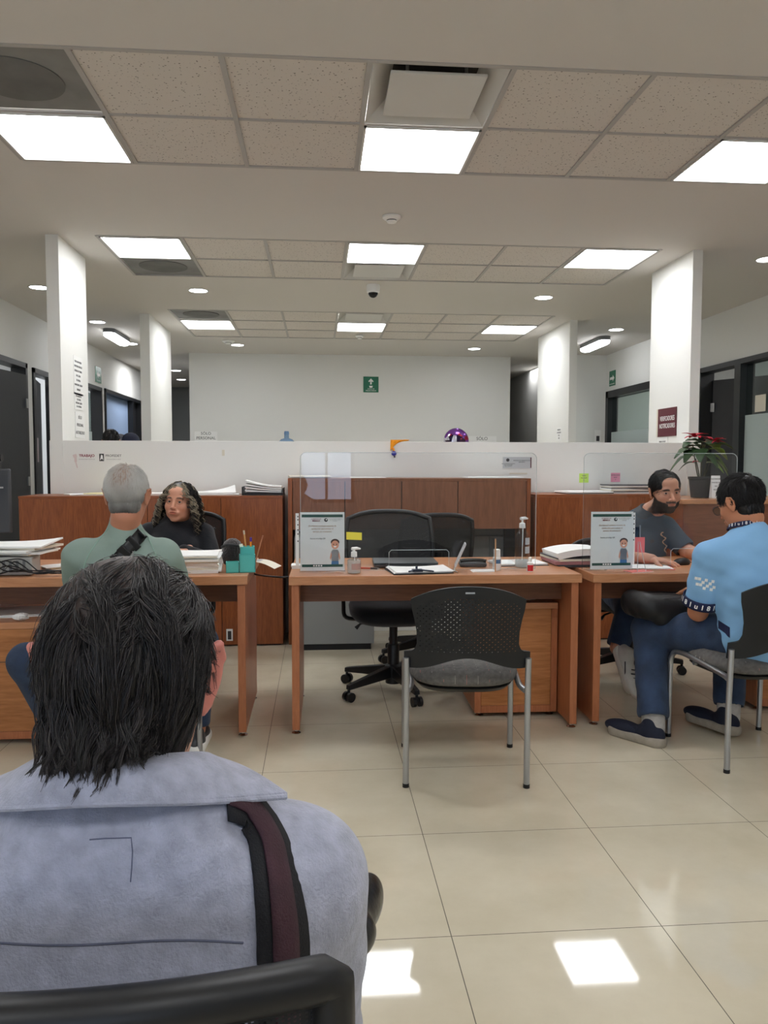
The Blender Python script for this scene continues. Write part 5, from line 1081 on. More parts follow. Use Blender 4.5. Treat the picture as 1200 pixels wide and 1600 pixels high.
def fur(V, N, mask, n, length, comb, lift=.35, K=5, seed=0, nchild=6, spread=.003, r=.0006, curl=0, lenvar=.5, **kw):
    rg = np.random.default_rng(seed); ids = np.flatnonzero(mask); ids = rg.choice(ids, n); P0 = V[ids]; Nn = N[ids]
    c = comb(P0) if callable(comb) else np.tile(np.array(comb, float), (n, 1)); c = c-Nn*(c*Nn).sum(1, keepdims=True); c /= np.linalg.norm(c, axis=1, keepdims=True)+1e-9
    L_ = length*rg.uniform(1-lenvar, 1, (n, 1)); t = np.linspace(0, 1, K); G = []
    for q in t: G.append(P0-Nn*.001+c*L_*q+Nn*L_*(lift*q-lift*.55*q*q)+curl*np.cross(c, Nn)*L_*q*q*rg.choice([-1, 1], (n, 1)))
    return strands(np.stack(G, 1), nchild, spread, r, seed+1, **kw)
def bvh_of(o):
    from mathutils.bvhtree import BVHTree
    me = o.data; return BVHTree.FromPolygons([v.co.copy() for v in me.vertices], [tuple(p.vertices) for p in me.polygons])
skinM = mat('skin', (200, 150, 125), .5, attr='Col', bump=.06, bscale=220); skinM.node_tree.nodes['Principled BSDF'].inputs['Subsurface Weight'].default_value = .08
skinM.node_tree.nodes['Principled BSDF'].inputs['Subsurface Radius'].default_value = (.012, .005, .003)
hairM = mat('black_hair', (24, 21, 21), .38, spec=.5, attr=None, var=.25, vscale=30); greyhairM = mat('grey_hair', (150, 148, 146), .5, attr='Col'); curlM = mat('curly_hair', (40, 34, 32), .45, attr='Col')
denim = mat('blue_denim', (42, 58, 84), .9, bump=.35, bscale=300, var=.3, vscale=14, sheen=.05)
def shoe(parent, M_, upper, sole, name='shoe', k=1.0, laces=False):
    """one shoe with upper and sole; toe along local +y, ground at z=0"""
    sd = SD(); sd.M = M_; sd.ell((0, .07*k, .036*k), (.044*k, .10*k, .034*k), k=.02); sd.ell((0, -.06*k, .045*k), (.036*k, .065*k, .046*k), k=.03); sd.cap((0, -.05*k, .05*k), (0, -.055*k, .085*k), .036*k, .034*k, k=.02)
    sd.ell((0, 0, -.035), (.2, .3, .05), k=.002, sub=True); v, f = sd.mesh(.005); v = relax(v, f, 2); o = np_obj(name, [(v, f)], upper, parent)
    s2 = SD(); s2.M = M_; s2.cap((0, -.085*k, .02), (0, .10*k, .02), .044*k, .049*k, k=.01); s2.ell((0, .02, -.1), (.5, .5, .1), k=.002, sub=True); s2.ell((0, .02, .14), (.5, .5, .1), k=.004, sub=True)
    v, f = s2.mesh(.005); np_obj('sole', [(relax(v, f, 1), f)], sole, o)
    if laces:
        b = B()
        for i in range(5): y = .035+.018*i; z = .088-.013*i; b.tube([M_ @ Vector((-.022, y, z)), M_ @ Vector((0, y+.005, z+.008)), M_ @ Vector((.022, y-.003, z))], .0032, 6)
        b.tube([M_ @ Vector(p) for p in ((-.03, -.02, .07), (-.036, .03, .05), (-.042, .08, .03))], .003, 6); b.tube([M_ @ Vector(p) for p in ((.03, -.02, .07), (.036, .03, .05), (.042, .08, .03))], .003, 6); b.out('laces', M['black'], o)
    return o
# ---- person 1: man in the grey wool coat, seen from behind, nearest the camera
P1 = empty('person', (-.192, .80, 0), 0, 'person nearest the camera seen from behind, dark swept-back hair, grey-blue wool coat', 'person')
Mh = headM((.002, .0, 1.092), -.03, .05)
sd = SD(); head_shape(sd, Mh, wide=1.0, ears=1.14, ear_out=.7); sd.cap((0, -.02, 1.03), (0, -.035, .95), .054, .056, k=.03); vh, fh = sd.mesh(.0028)
sb = SD(); sb.cap((0, -.01, .90), (0, 0, .60), .075, .11, k=.05); sb.cap((-.14, -.01, .88), (.14, -.01, .88), .045, .045, k=.03); sb.ell((0, 0, .53), (.17, .13, .11), k=.05); sb.cap((0, -.035, .98), (0, -.02, .90), .052, .055, k=.03)
ARM = {}
for s in (-1, 1):
    sh, el, wr = (s*.172, -.01, .860), (s*.182, .10, .63), (s*.06, .29, .62); ARM[s] = (sh, el, wr); sb.chain([sh, el, wr], [.05, .038, .026], k=.03)
    d = (Vector((0, .34, .62))-Vector(wr)).normalized(); hand_shape(sb, wr, d, (0, 0, -1), -s, (.35, .4, .45, .5))
    sb.chain([(s*.09, 0, .52), (s*.12, .43, .53)], [.085, .06], k=.04)
sb.chain([(-.12, .43, .53), (-.13, .42, .10)], [.055, .035], k=.02); sb.chain([(-.12, .40, .56), (.02, .45, .60), (.18, .48, .565)], [.05, .045, .035], k=.02)
vb, fb = sb.mesh(.007); V_ = np.concatenate([vh, vb])
np_obj('body', [(vh, fh), (vb, fb)], skinM, P1, skin_cols(V_, Mh, (206, 158, 134), scalp=(60, 48, 44), brow=(30, 24, 22), ear=(214, 128, 118)))
eyes(P1, Mh)
# coat
woolM = mat('grey_wool', (164, 167, 184), .95, bump=.3, bscale=330, var=.17, vscale=55, sheen=.3)
sc_ = SD(); sc_.ell((0, -.02, .80), (.195, .115, .20), k=.05); sc_.cap((-.148, -.01, .870), (.148, -.01, .870), .066, .066, k=.05); sc_.cap((0, -.02, .66), (0, -.01, .50), .165, .18, k=.06); sc_.cap((-.05, -.05, .945), (.05, -.05, .945), .062, .062, k=.06)
sc_.ell((-.085, -.085, .80), (.085, .045, .13), k=.06); sc_.ell((.085, -.085, .80), (.085, .045, .13), k=.06)
for s in (-1, 1): sc_.chain([ARM[s][0], (s*.175, .04, .76), ARM[s][1], ARM[s][2]], [.072, .064, .058, .045], k=.03)
sc_.ell((0, -.02, 1.09), (.062, .07, .10), k=.01, sub=True)
vc, fc = sc_.mesh(.005); vc = relax(vc, fc, 3); nc = vnormals(vc, fc)
fold = .0028*noise3(vc*np.array([1, 1, .6]), 34, 3)+.0045*noise3(vc*np.array([.35, 1, 1.2]), 20, 5)+.005*np.exp(-((vc[:, 2]-.80+.25*np.abs(vc[:, 0]))/.012)**2)*np.clip(1-np.abs(vc[:, 0])/.2, 0, 1)*-1
vc = vc+nc*fold[:, None]; coat = np_obj('coat', [(vc, fc)], woolM, P1)
bv = bvh_of(coat); O1 = Vector((-.192, .80, 0))
def on_coat(px, py, lift=.002, q=None):
    """point of the coat's back that the photograph shows there"""
    d = at(px, py, y=1.0)-Vector((0, 0, EYE)); o = Vector((0, 0, EYE))-O1; h = (q or bv).ray_cast(o, d.normalized()); return (h[0]+h[1]*lift, h[1]) if h[0] is not None else (o+d*.7, Vector((0, -1, 0)))
# collar lying open over the shoulders
def collar(u, v, e=0):
    a = (u-.5)*2; w = abs(a); sg = 1 if a >= 0 else -1
    th = a*2.0; top = Vector((.002+.070*math.sin(min(abs(th), 1.9))*sg+sg*.012*w**3, -.028-.062*math.cos(th), 1.034-.034*w**2.2))
    bx = .138*sg*w**.9+.022*sg*w**6; bot = Vector((bx, -.128+.095*w**2.0, 1.016-.044*w**1.7))
    q = top.lerp(bot, v); q.y -= .012*math.sin(PI*v)*(1-w); q.z += .011*math.sin(PI*v)*(1-.5*w)-.004*v*v*(1-w); return q
cb = B(); cb.sheet(lambda u, v: collar(u, v), 60, 14, .0055); co = cb.out('collar', woolM, P1, angle=180); md = co.modifiers.new('round', 'BEVEL'); md.width = .002; md.segments = 2
B().tube([collar(i/60, .985)+Vector((0, -.003, .001)) for i in range(61)], .0032, 8).out('edge_piping', woolM, co)
B().tube([collar(i/60, .88)+Vector((0, -.003, .003)) for i in range(2, 59)], .0011, 6).out('stitch_line', mat('thread_grey', (110, 114, 132), .9), co)
# seams
threadM = mat('seam_thread', (98, 102, 122), .9)
pts = [on_coat(x, 1473+4*math.sin(x/60), .0003)[0] for x in range(-60, 400, 20)]; B().tube(pts, .0010, 6).out('yoke_seam', threadM, coat)
pts = [on_coat(x, y, .0002)[0] for x, y in ((140, 1312), (165, 1310), (205, 1309), (207, 1330), (206, 1355), (204, 1378))]; B().tube(pts, .0006, 6).out('patch_seam', threadM, coat)
# shoulder strap: dark red webbing with black edges
ctr = [(350, 1243), (385, 1264), (416, 1310), (427, 1355), (434, 1400), (440, 1450), (442, 1500), (443, 1560), (443, 1640)]
def strap_strip(o0, o1, lift, name, m_, par):
    rows = []
    C_ = bez([(x, y, 0) for x, y in ctr], 5)
    for i, c in enumerate(C_):
        t = (C_[min(i+1, len(C_)-1)]-C_[max(i-1, 0)]).normalized(); nn = Vector((-t.y, t.x, 0))*-1; p, n_ = on_coat(c.x+nn.x*(o0+o1)/2, c.y+nn.y*(o0+o1)/2, lift); dd = at(c.x+nn.x*100, c.y+nn.y*100, y=.7)-at(c.x, c.y, y=.7); dd.normalize(); dd = (dd-n_*dd.dot(n_)).normalized(); w_ = (o1-o0)/2*.00056; rows.append((p-dd*w_, p+dd*w_, n_))
    n = len(rows)-1; f = lambda u, v: rows[round(u*n)][0].lerp(rows[round(u*n)][1], v)+rows[round(u*n)][2]*.002*math.sin(PI*v)
    return B().sheet(f, n, 4, .003).out(name, m_, par, angle=180)
P1s = empty('shoulder_bag_strap', (-.192, .80, 0), 0, 'dark maroon webbing bag strap with black edges over the grey coat', 'strap')
webM = mat('maroon_webbing', (62, 34, 44), .7, bump=.3, bscale=500, var=.2, vscale=40); edgeM = mat('black_webbing', (19, 19, 24), .75, bump=.3, bscale=500)
strap_strip(-48, 48, .0035, 'webbing', edgeM, P1s); strap_strip(-24, 24, .0075, 'centre_band', webM, P1s); pass
# trousers, shoes (right ankle crossed over)
st = SD(); st.ell((0, 0, .53), (.18, .15, .11), k=.05)
st.chain([(-.09, .02, .53), (-.12, .43, .535), (-.13, .43, .12)], [.10, .075, .055], k=.03); st.chain([(.09, .02, .53), (.10, .42, .55)], [.10, .075], k=.03); st.chain([(-.12, .40, .56), (.02, .45, .60), (.20, .48, .565)], [.07, .065, .052], k=.03)
v, f = st.mesh(.008); np_obj('trousers', [(relax(v, f, 1), f)], mat('dark_trousers', (44, 46, 54), .9), P1)
shoeM = mat('black_leather', (20, 19, 20), .28, bump=.1, bscale=80); soleM = mat('black_sole', (26, 25, 25), .5)
shoe(P1, Matrix.Translation((-.13, .50, 0)), shoeM, soleM)
# raised loafer: heel towards the camera, sole turned to the right
Ms = Matrix.Translation((.235, .48, .572)) @ (RZ(-.95) @ RY(.0) @ RX(.15)).to_4x4()
def loafer(par):
    R = Matrix(((.28, .45, .85), (.30, .80, -.52), (-.91, .40, .09)))  # columns: side, toe, up
    Mq = Matrix.Translation((.214, .50, .512)) @ (RY(1.25) @ RX(.25) @ RZ(-.2)).to_4x4()
    sd = SD(); sd.M = Mq; sd.ell((0, .07, .036), (.042, .10, .032), k=.02); sd.ell((0, -.055, .045), (.035, .06, .045), k=.03); sd.ell((0, 0, -.03), (.2, .3, .035), k=.002, sub=True)
    v, f = sd.mesh(.004); o = np_obj('shoe', [(relax(v, f, 2), f)], shoeM, par)
    s2 = SD(); s2.M = Mq; s2.cap((0, -.075, .004), (0, .11, .004), .038, .045, k=.01); s2.ell((0, .02, -.11), (.5, .5, .11), k=.002, sub=True); s2.ell((0, .02, .112), (.5, .5, .1), k=.003, sub=True); v, f = s2.mesh(.004); np_obj('sole', [(v, f)], soleM, o)
    s3 = SD(); s3.M = Mq; s3.cap((0, -.075, -.012), (0, -.045, -.012), .037, .038, k=.01); s3.ell((0, .02, -.135), (.5, .5, .11), k=.002, sub=True); s3.ell((0, .02, .104), (.5, .5, .1), k=.002, sub=True); v, f = s3.mesh(.004); np_obj('heel', [(v, f)], soleM, o)
loafer(P1)
# hair: a dark layer plus locks flowing from crown and temples back and down to the collar
hc = Vector((.005, -.012, 1.118)); hr = np.array([.0755, .100, .0885])
def hull(P):
    q = (P-np.array(hc))/hr; h = q[:, 2]; xy = np.linalg.norm(q[:, :2], axis=1)+1e-9
    up = h > 0; n = np.linalg.norm(q, axis=1, keepdims=True); q1 = q/n; rad = 1-.36*(np.clip(-h, 0, 2)/1.25)**1.7; q2 = q.copy(); q2[:, :2] *= (rad/xy)[:, None]
    return np.where(up[:, None], q1, q2)*hr+np.array(hc)
rg = np.random.default_rng(21); G_ = 640; u = rg.normal(size=(G_*3, 3)); u /= np.linalg.norm(u, axis=1, keepdims=True)
u = u[(u[:, 2] > -.55) & ~((u[:, 1] > .5) & (u[:, 2] < .45)) & ~((u[:, 1] > .15) & (u[:, 2] < -.05))][:G_]; P = hull(u*hr+np.array(hc)); path = [P.copy()]; jitx = rg.normal(size=len(P))*.22; L_ = rg.uniform(.085, .15, len(P)); K = 16
for k in range(K-1):
    q = (P-np.array(hc))/hr; D = np.stack([jitx-.25*q[:, 0]*(q[:, 2] < -.2), np.where(q[:, 1] > -.55, -1.0, -.15), np.where(q[:, 2] > .3, -.35, -1.25)], 1)
    D[:, 0] += .55*np.sin(q[:, 0]*9+q[:, 1]*4); n_ = q/hr; n_ /= np.linalg.norm(n_, axis=1, keepdims=True); D -= n_*(D*n_).sum(1, keepdims=True); D /= np.linalg.norm(D, axis=1, keepdims=True)+1e-9
    side = np.abs(q[:, 0]); zend = np.where(side > .8, .995+.11*(side-.8)/.25+.035, .985+.035*side+.012*np.sin(q[:, 0]*17)); stp = (L_/(K-1))[:, None]*np.clip((P[:, 2:3]-zend[:, None])/.02, .06, 1)
    P = P+D*stp; P = hull(P); 
    path.append(P.copy())
Gd = np.stack(path, 1); out = Gd-np.array([0.002, -.012, 0])[None, None]; out[..., 2] = 0; out /= np.linalg.norm(out, axis=2, keepdims=True)+1e-9
lay = rg.uniform(.0, .007, (len(Gd), 1)); t = np.linspace(0, 1, K)[None]
Gd = Gd+out*((lay*np.sin(t*PI*.8)+.0055*t**3*(rg.uniform(-1, 2.2, (len(Gd), 1))))[..., None])
s1 = strands(Gd, 17, .0066, .00055, 4, tipspread=.16, wave=.0016, wfreq=1.9, taper=.3)
s3 = strands(Gd[::2], 3, .010, .00042, 9, tipspread=1.2, wave=.002, wfreq=1.3, taper=.3)
# curling ends over the collar
cg = []
for i in range(84):
    x0 = rg.uniform(-.052, .046); a = x0/.085; y0 = -.020-.080*math.sqrt(max(0, 1-a*a)); long_ = x0 < .02; z0 = rg.uniform(1.055, 1.095); ze = rg.uniform(1.018, 1.04) if long_ else rg.uniform(1.04, 1.055); cu = rg.uniform(-1, 1); fl = rg.uniform(.022, .036)
    cg.append([(x0+.014*cu*tt**2+.004*math.sin(6*tt+i), y0-.004-fl*tt**1.3+.010*max(0, tt-.7)*cu, z0+(ze-z0)*tt) for tt in np.linspace(0, 1, 9)])
s2 = strands(np.array(cg), 24, .0075, .0005, 5, tipspread=.08, wave=.001, wfreq=1.2)
cap = SD(); cap.ell(hc, hr*.965, k=.01); cap.cap(hc+Vector((0, -.012, -.02)), hc+Vector((0, -.028, -.085)), .074, .056, k=.03); cap.ell((0, .085, 1.06), (.075, .06, .085), k=.01, sub=True)
for s in (-1, 1): cap.ell((s*.095, -.01, 1.075), (.020, .024, .038), k=.008, sub=True)
vq, fq = cap.mesh(.004); vq = relax(vq, fq, 2); nq = vnormals(vq, fq); nf = fur(vq, nq, (vq[:, 1] < .02) | (vq[:, 2] > 1.15), 900, .05, (0, -.7, -1.1), lift=.12, K=7, seed=31, nchild=7, spread=.004, r=.0005)
def shade(sv_, per, sd_, lo=.55, hi=2.1):
    g_ = np.random.default_rng(sd_).uniform(lo, hi, (len(sv_)//per+1, 1))**1.5; return np.repeat(g_, per, 0)[:len(sv_)]*np.array(lin((31, 27, 27)))
cl = np.concatenate([np.tile(np.array(lin((22, 19, 19))), (len(vq), 1)), shade(s1[0], 17*48, 1), shade(s2[0], 24*27, 2), shade(s3[0], 3*48, 3), shade(nf[0], 7*21, 4)])
np_obj('hair', [(vq, fq), s1, s2, s3, nf], mat('dark_brown_hair', (30, 26, 26), .36, spec=.6, attr='Col'), P1, cl)
def seated(name, loc, rz, label, Hc, hy=(0, 0, 0), hk=dict(), skin=(196, 140, 112), J=None, arms=None, hands=None, cols={}, res=.0065, torso=(.10, .12), eye=True, gaze=(0, 0), hres=.003):
    """root plus one continuous body; J: limb joint positions in the person's own frame"""
    r = empty(name, loc, rz, label, 'person'); Mh = headM(Hc, *hy); sd = SD(); head_shape(sd, Mh, **hk); n0 = J['neck']
    hd = Mh @ Vector((0, -.03, -.075)); sd.cap(hd, n0, .052, .058, k=.03); vh, fh = sd.mesh(hres); parts = [(vh, fh)]; sb = SD()
    sb.cap(J['neck'], J['chest'], .055, torso[0], k=.04); sb.cap(J['chest'], J['pelvis'], torso[0], torso[1], k=.05)
    for s in 'LR':
        sh, el, wr = J['sh'+s], J['el'+s], J['wr'+s]; sb.cap(J['chest'], sh, .06, .045, k=.03); sb.chain([sh, el], [.047, .040], k=.03); m = Vector(el).lerp(Vector(wr), .35); sb.chain([el, m, wr], [.041, .040, .027], k=.02)
        sb.chain([J['pelvis'], J['kn'+s]], [.08, .06], k=.03); sb.chain([J['kn'+s], J['an'+s]], [.058, .038], k=.02)
        h = SD(); d, nn, sd_, cu, kw = hands[s]; h.cap(Vector(wr)-Vector(d).normalized()*.05, wr, .028, .026, k=.01); hand_shape(h, wr, d, nn, sd_, cu, **kw); hv, hf = h.mesh(.003); parts.append((hv, hf))
    vb, fb = sb.mesh(res); parts.append((vb, fb)); V_ = np.concatenate([p[0] for p in parts])
    np_obj('body', parts, skinM, r, skin_cols(V_, Mh, skin, **cols))
    if eye: eyes(r, Mh, gaze=gaze)
    return r, Mh
def cloth(name, par, sd, m, res=.006, amp=.003, sc=28, seed=1, it=2, st=(1, 1, 1), post=None, child=None):
    v, f = sd.mesh(res); v = relax(v, f, it); n = vnormals(v, f); v = v+n*(amp*noise3(v*np.array(st), sc, seed)+amp*.5*noise3(v*np.array(st)[::-1], sc*2.1, seed+1))[:, None]
    if post: v = post(v, n)
    o = np_obj(name, [(v, f)], m, child or par); return o
def trousers(par, J, m, r=(.10, .078, .06), hips=(.17, .13, .10), amp=.003, cuff=None):
    for_ = SD(); for_.ell(J['pelvis'], hips, k=.05)
    for s in 'LR':
        x = .085 if Vector(J['kn'+s]).x > Vector(J['pelvis']).x else -.085; hip = Vector(J['pelvis'])+Vector((x, .02, -.005)); for_.cap(hip, J['kn'+s], r[0], r[1], k=.04)
        kn = Vector(J['kn'+s]); an = kn.lerp(Vector(J['an'+s]), .90); d_ = (an-kn).normalized(); for_.cap(kn, an, r[1], r[2], k=.03); for_.cap(an+d_*.10, an+d_*.2, .10, .10, k=.004, sub=True)
    return cloth('trousers', par, for_, m, .007, amp, 30, 4)
# ---- person 2: grey-haired man in the green shirt, from behind
J = dict(neck=(0, -.02, 1.05), chest=(-.01, -.01, .88), pelvis=(0, 0, .54), shL=(-.185, 0, .935), elL=(-.235, .16, .72), wrL=(-.14, .36, .80), shR=(.155, 0, .935), elR=(.175, .18, .72), wrR=(.12, .36, .80), knL=(-.45, .18, .475), knR=(.22, .40, .50), anL=(-.36, .34, .09), anR=(.20, .42, .09))
P2, Mh = seated('person', (-.755, 3.16, 0), 0, 'person seen from behind at the left desk, short grey hair, green long-sleeved shirt', (.012, -.02, 1.175), (-.05, .03, 0), dict(wide=1.02, ears=1.0, ear_out=.5), (186, 128, 102), J, hands={'L': ((.4, 1, -.1), (0, 0, -1), 1, (.3,)*4, {}), 'R': ((-.4, 1, -.1), (0, 0, -1), -1, (.3,)*4, {})}, cols=dict(scalp=(176, 128, 104), brow=(120, 116, 112)))
greenM = mat('sage_jersey', (132, 150, 141), .85, bump=.15, bscale=25, var=.05, vscale=6)
s2 = SD(); s2.ell((0, -.01, .82), (.175, .118, .20), k=.05); s2.cap((-.15, 0, .94), (.13, 0, .94), .062, .062, k=.05); s2.cap((0, -.015, 1.01), (0, -.025, 1.078), .074, .058, k=.05); s2.cap((0, 0, .70), (0, 0, .52), .14, .16, k=.06)
for s in 'LR': s2.chain([J['sh'+s], J['el'+s], J['wr'+s]], [.064, .053, .036], k=.03)
s2.ell((.0, -.02, 1.138), (.09, .09, .045), k=.006, sub=True)
shirt = cloth('shirt', P2, s2, greenM, .006, .003, 26, 8); bv2 = bvh_of(shirt)
def on_back(x, z, lift=.003, q=None, org=-1.0):
    h = (q or bv2).ray_cast(Vector((x, org, z)), Vector((0, 1, 0))); return (h[0]+h[1]*lift, h[1]) if h[0] is not None else (Vector((x, -.1, z)), Vector((0, -1, 0)))
def strip(pts, w, th, name, m_, par, q=None, lift=.002):
    C_ = bez([(x, z, 0) for x, z in pts], 5); rows = []
    for i, c in enumerate(C_):
        t = (C_[min(i+1, len(C_)-1)]-C_[max(i-1, 0)]).normalized(); a = on_back(c.x-t.y*w/2, c.y+t.x*w/2, lift, q)[0]; b_ = on_back(c.x+t.y*w/2, c.y-t.x*w/2, lift, q)[0]; rows.append((a, b_))
    n = len(rows)-1; return B().sheet(lambda u, v: rows[round(u*n)][0].lerp(rows[round(u*n)][1], v), n, 3, th).out(name, m_, par, angle=180)
sgM = mat('pale_green_seam', (140, 172, 156), .8); B().tube([on_back(x, z, .0005)[0] for x, z in bezp] if False else [on_back(p.x, p.y, .0004)[0] for p in bez([(-.055, 1.05, 0), (-.095, 1.0, 0), (-.135, .93, 0), (-.155, .86, 0), (-.165, .80, 0)], 5)], .0018, 6).out('raglan_seam', sgM, shirt)
B().tube([on_back(p.x, p.y, .0004)[0] for p in bez([(.06, 1.05, 0), (.10, 1.0, 0), (.135, .93, 0), (.15, .86, 0)], 5)], .0014, 6).out('raglan_seam', sgM, shirt)
sg = empty('sling_bag_strap', (-.755, 3.16, 0), 0, 'black sling strap with a buckle across the back of the green shirt', 'strap')
strip([(.075, 1.035), (.05, 1.00), (.0, .945), (-.06, .87), (-.13, .78), (-.16, .70)], .046, .004, 'webbing', M['black'], sg)
for x, z, w_, h_ in ((.045, .993, .06, .03), (.015, .962, .05, .035), (-.012, .93, .055, .018)):
    p, n_ = on_back(x, z, .007); B().box((0, 0, 0), (w_, .008, h_)).out('buckle', M['black'], sg, loc=p, rot=(.25, .85, 0), bevel=.003)
b = B(); p, n_ = on_back(.022, .972, .0115); b.box((0, 0, 0), (.014, .001, .007)); b.out('buckle_logo', M['silver'], sg, loc=p, rot=(.25, .85, 0))
trousers(P2, J, denim)
for s in 'LR': shoe(P2, Matrix.Translation(Vector(J['an'+s])*1+Vector((0, .03, -.09))), M['darkgrey'], M['white_plastic'])
# short grey hair: thin on the crown, darker at the nape
def scalp(Mh, r, c=(0, -.012, .035), cuts=(), res=.0035):
    sd = SD(); sd.M = Mh; sd.ell(c, r, k=.01)
    for q in cuts: sd.ell(q[0], q[1], q[2] if len(q) > 2 else None, k=.006, sub=True)
    v, f = sd.mesh(res); return v, f, vnormals(v, f)
loc = lambda V, Mh: (np.c_[V, np.ones(len(V))] @ np.array(Mh.inverted()).T)[:, :3]
v, f, n = scalp(Mh, (.0765, .096, .0855), (0, -.014, .036), [((0, .075, -.03), (.10, .06, .09)), ((0, 0, -.12), (.12, .14, .075)), ((.088, .0, -.02), (.02, .035, .045)), ((-.088, .0, -.02), (.02, .035, .045))])
lp = loc(v, Mh); keep = (lp[:, 1] < .05)
fv, ff = fur(v, n, keep & (rng_ := np.random.default_rng(2).uniform(size=len(v)) > np.clip(1.0-np.hypot(lp[:, 0]/.045, (lp[:, 2]-.085)/.06), 0, .45)), 3200, .030, (0, -.25, -1), lift=.5, K=4, seed=3, nchild=7, spread=.004, r=.00075)
neck = SD(); neck.M = Mh; neck.ell((0, -.030, -.035), (.060, .058, .058), k=.01); neck.ell((0, -.02, -.12), (.12, .14, .04), k=.01, sub=True); nv, nf_ = neck.mesh(.004); nn_ = vnormals(nv, nf_); nl = loc(nv, Mh)
f2v, f2f = fur(nv, nn_, nl[:, 1] < -.045, 1300, .016, (0, 0, -1), lift=.2, K=4, seed=5, nchild=6, spread=.004, r=.0006)
allv = np.concatenate([v, fv, f2v, nv]); q = loc(allv, Mh); tone = np.clip((q[:, 2]+.075)/.10, 0, 1); tone += noise3(allv, 90, 2)*.12
crown = np.clip(1.5-np.hypot((q[:, 0]+.0)/.042, (q[:, 2]-.080)/.055), 0, 1)*(q[:, 1] < .03)
c0 = np.array(lin((84, 80, 78))); c1 = np.array(lin((222, 220, 215))); colr = c0+(c1-c0)*np.clip(tone, 0, 1)[:, None]; m = np.arange(len(allv)) < len(v); cw = np.where(m, .85, .30)*crown; colr = colr*(1-cw)[:, None]+np.array(lin((184, 152, 132)))*cw[:, None]
np_obj('hair', [(v, f), (fv, ff), (f2v, f2f), (nv, nf_)], greyhairM, P2, colr)
# ---- person 3: curly-haired woman in black, facing the camera
J = dict(neck=(0, -.02, .955), chest=(0, 0, .83), pelvis=(0, -.03, .54), shL=(-.165, 0, .87), elL=(-.235, .10, .70), wrL=(-.10, .32, .805), shR=(.165, 0, .87), elR=(.235, .08, .70), wrR=(.10, .32, .805), knL=(-.12, .42, .52), knR=(.12, .42, .52), anL=(-.12, .42, .09), anR=(.12, .42, .09))
P3, Mh = seated('person', (-.865, 4.86, 0), PI, 'person facing the camera behind the left desk, curly dark hair with grey streaks, black sweater', (-.03, .04, 1.063), (-.20, -.04, -.05), dict(wide=1.05, jaw=1.22), (206, 150, 124), J, hands={'L': ((.5, 1, 0), (0, 0, -1), 1, (.2,)*4, {}), 'R': ((-.5, 1, 0), (0, 0, -1), -1, (.2,)*4, {})}, cols=dict(brow=(52, 38, 34), lips=(.78, .46, .46)), gaze=(.12, 0), torso=(.105, .13))
blackknit = mat('black_knit', (15, 17, 24), .9, bump=.2, bscale=60, sheen=.15)
s3_ = SD(); s3_.ell((0, .02, .79), (.175, .135, .17), k=.05); s3_.cap((-.13, 0, .875), (.13, 0, .875), .062, .062, k=.05); s3_.cap((0, -.01, .92), (0, -.005, .975), .075, .060, k=.04); s3_.cap((0, 0, .70), (0, -.02, .52), .15, .18, k=.06)
for s in (-1, 1): s3_.ell((s*.075, .10, .79), (.075, .06, .07), k=.04)
for s in 'LR': s3_.chain([J['sh'+s], J['el'+s], J['wr'+s]], [.068, .058, .036], k=.03)
cloth('sweater', P3, s3_, blackknit, .006, .003, 24, 12); trousers(P3, J, M['blackfab'])
for s in 'LR': shoe(P3, Matrix.Translation(Vector(J['an'+s])+Vector((0, .03, -.09))), M['black'], M['black'])
v, f, n = scalp(Mh, (.081, .099, .089), (0, -.018, .036), [((.012, .092, -.015), (.062, .055, .082)), ((0, .05, -.13), (.12, .10, .08))])
lp = loc(v, Mh); rg = np.random.default_rng(40); G_ = 330; ids = rg.choice(np.flatnonzero(lp[:, 2] > -.03), G_); guides = []; tint = []
Ri = np.array(Mh.to_3x3()); cen = np.array(Mh.translation)
for i in ids:
    p = lp[i]; d = np.array([np.sign(p[0]+.012)*(.55+.3*rg.uniform()), .15 if p[1] > .02 else -.3, .35]); L_ = rg.uniform(.14, .235); K = 44; ph = rg.uniform(0, 6.28); cr_ = rg.uniform(.008, .014); turns = rg.uniform(3.5, 6); side = np.sign(p[0]+.012)
    pts = []; q = p.copy(); vel = d*.9
    for k in range(K):
        t = k/(K-1); vel = vel*.90+np.array([side*.035*(1-t)+.02*rg.normal()*0, -.01 if q[1] > .03 else 0, -.17])*1.0; st_ = vel/np.linalg.norm(vel)*L_/K; q = q+st_
        e = np.array([q[0]/.088, (q[1]+.018)/.106, (q[2]-.036)/.096]); r_ = np.linalg.norm(e)
        if r_ < 1 and q[2] > -.07: q = np.array([q[0], q[1], q[2]])+(e/r_-e)*np.array([.088, .106, .096])*.6
        if q[2] < .045 and q[1] > .0 and abs(q[0]) < .092: q[0] = side*.092*.55+q[0]*.45
        if q[1] > .05 and q[2] < .05: q[1] -= .004
        pts.append(q+np.array([math.cos(ph+turns*6.28*t), math.sin(ph+turns*6.28*t), 0])*cr_*min(1, t*3)*(1 if q[2] < .05 else .25))
    guides.append(np.array(pts)@Ri.T+cen)
    tint.append(1 if (p[1] > .02 and p[2] > .02 and rg.uniform() < .8) or rg.uniform() < .14 else 0)
guides = np.array(guides); sv, sf = strands(guides, 12, .0034, .00075, 6, tipspread=.8, wave=.0018, wfreq=4)
cc0, cc1 = np.array(lin((34, 29, 28))), np.array(lin((186, 174, 150))); tcol = np.repeat(np.array(tint), 12*44*3)
colr = np.concatenate([np.tile(cc0, (len(v), 1)), cc0+(cc1-cc0)*(tcol*(.55+.35*np.abs(np.sin(np.arange(len(tcol))//132*1.7))))[:, None]])
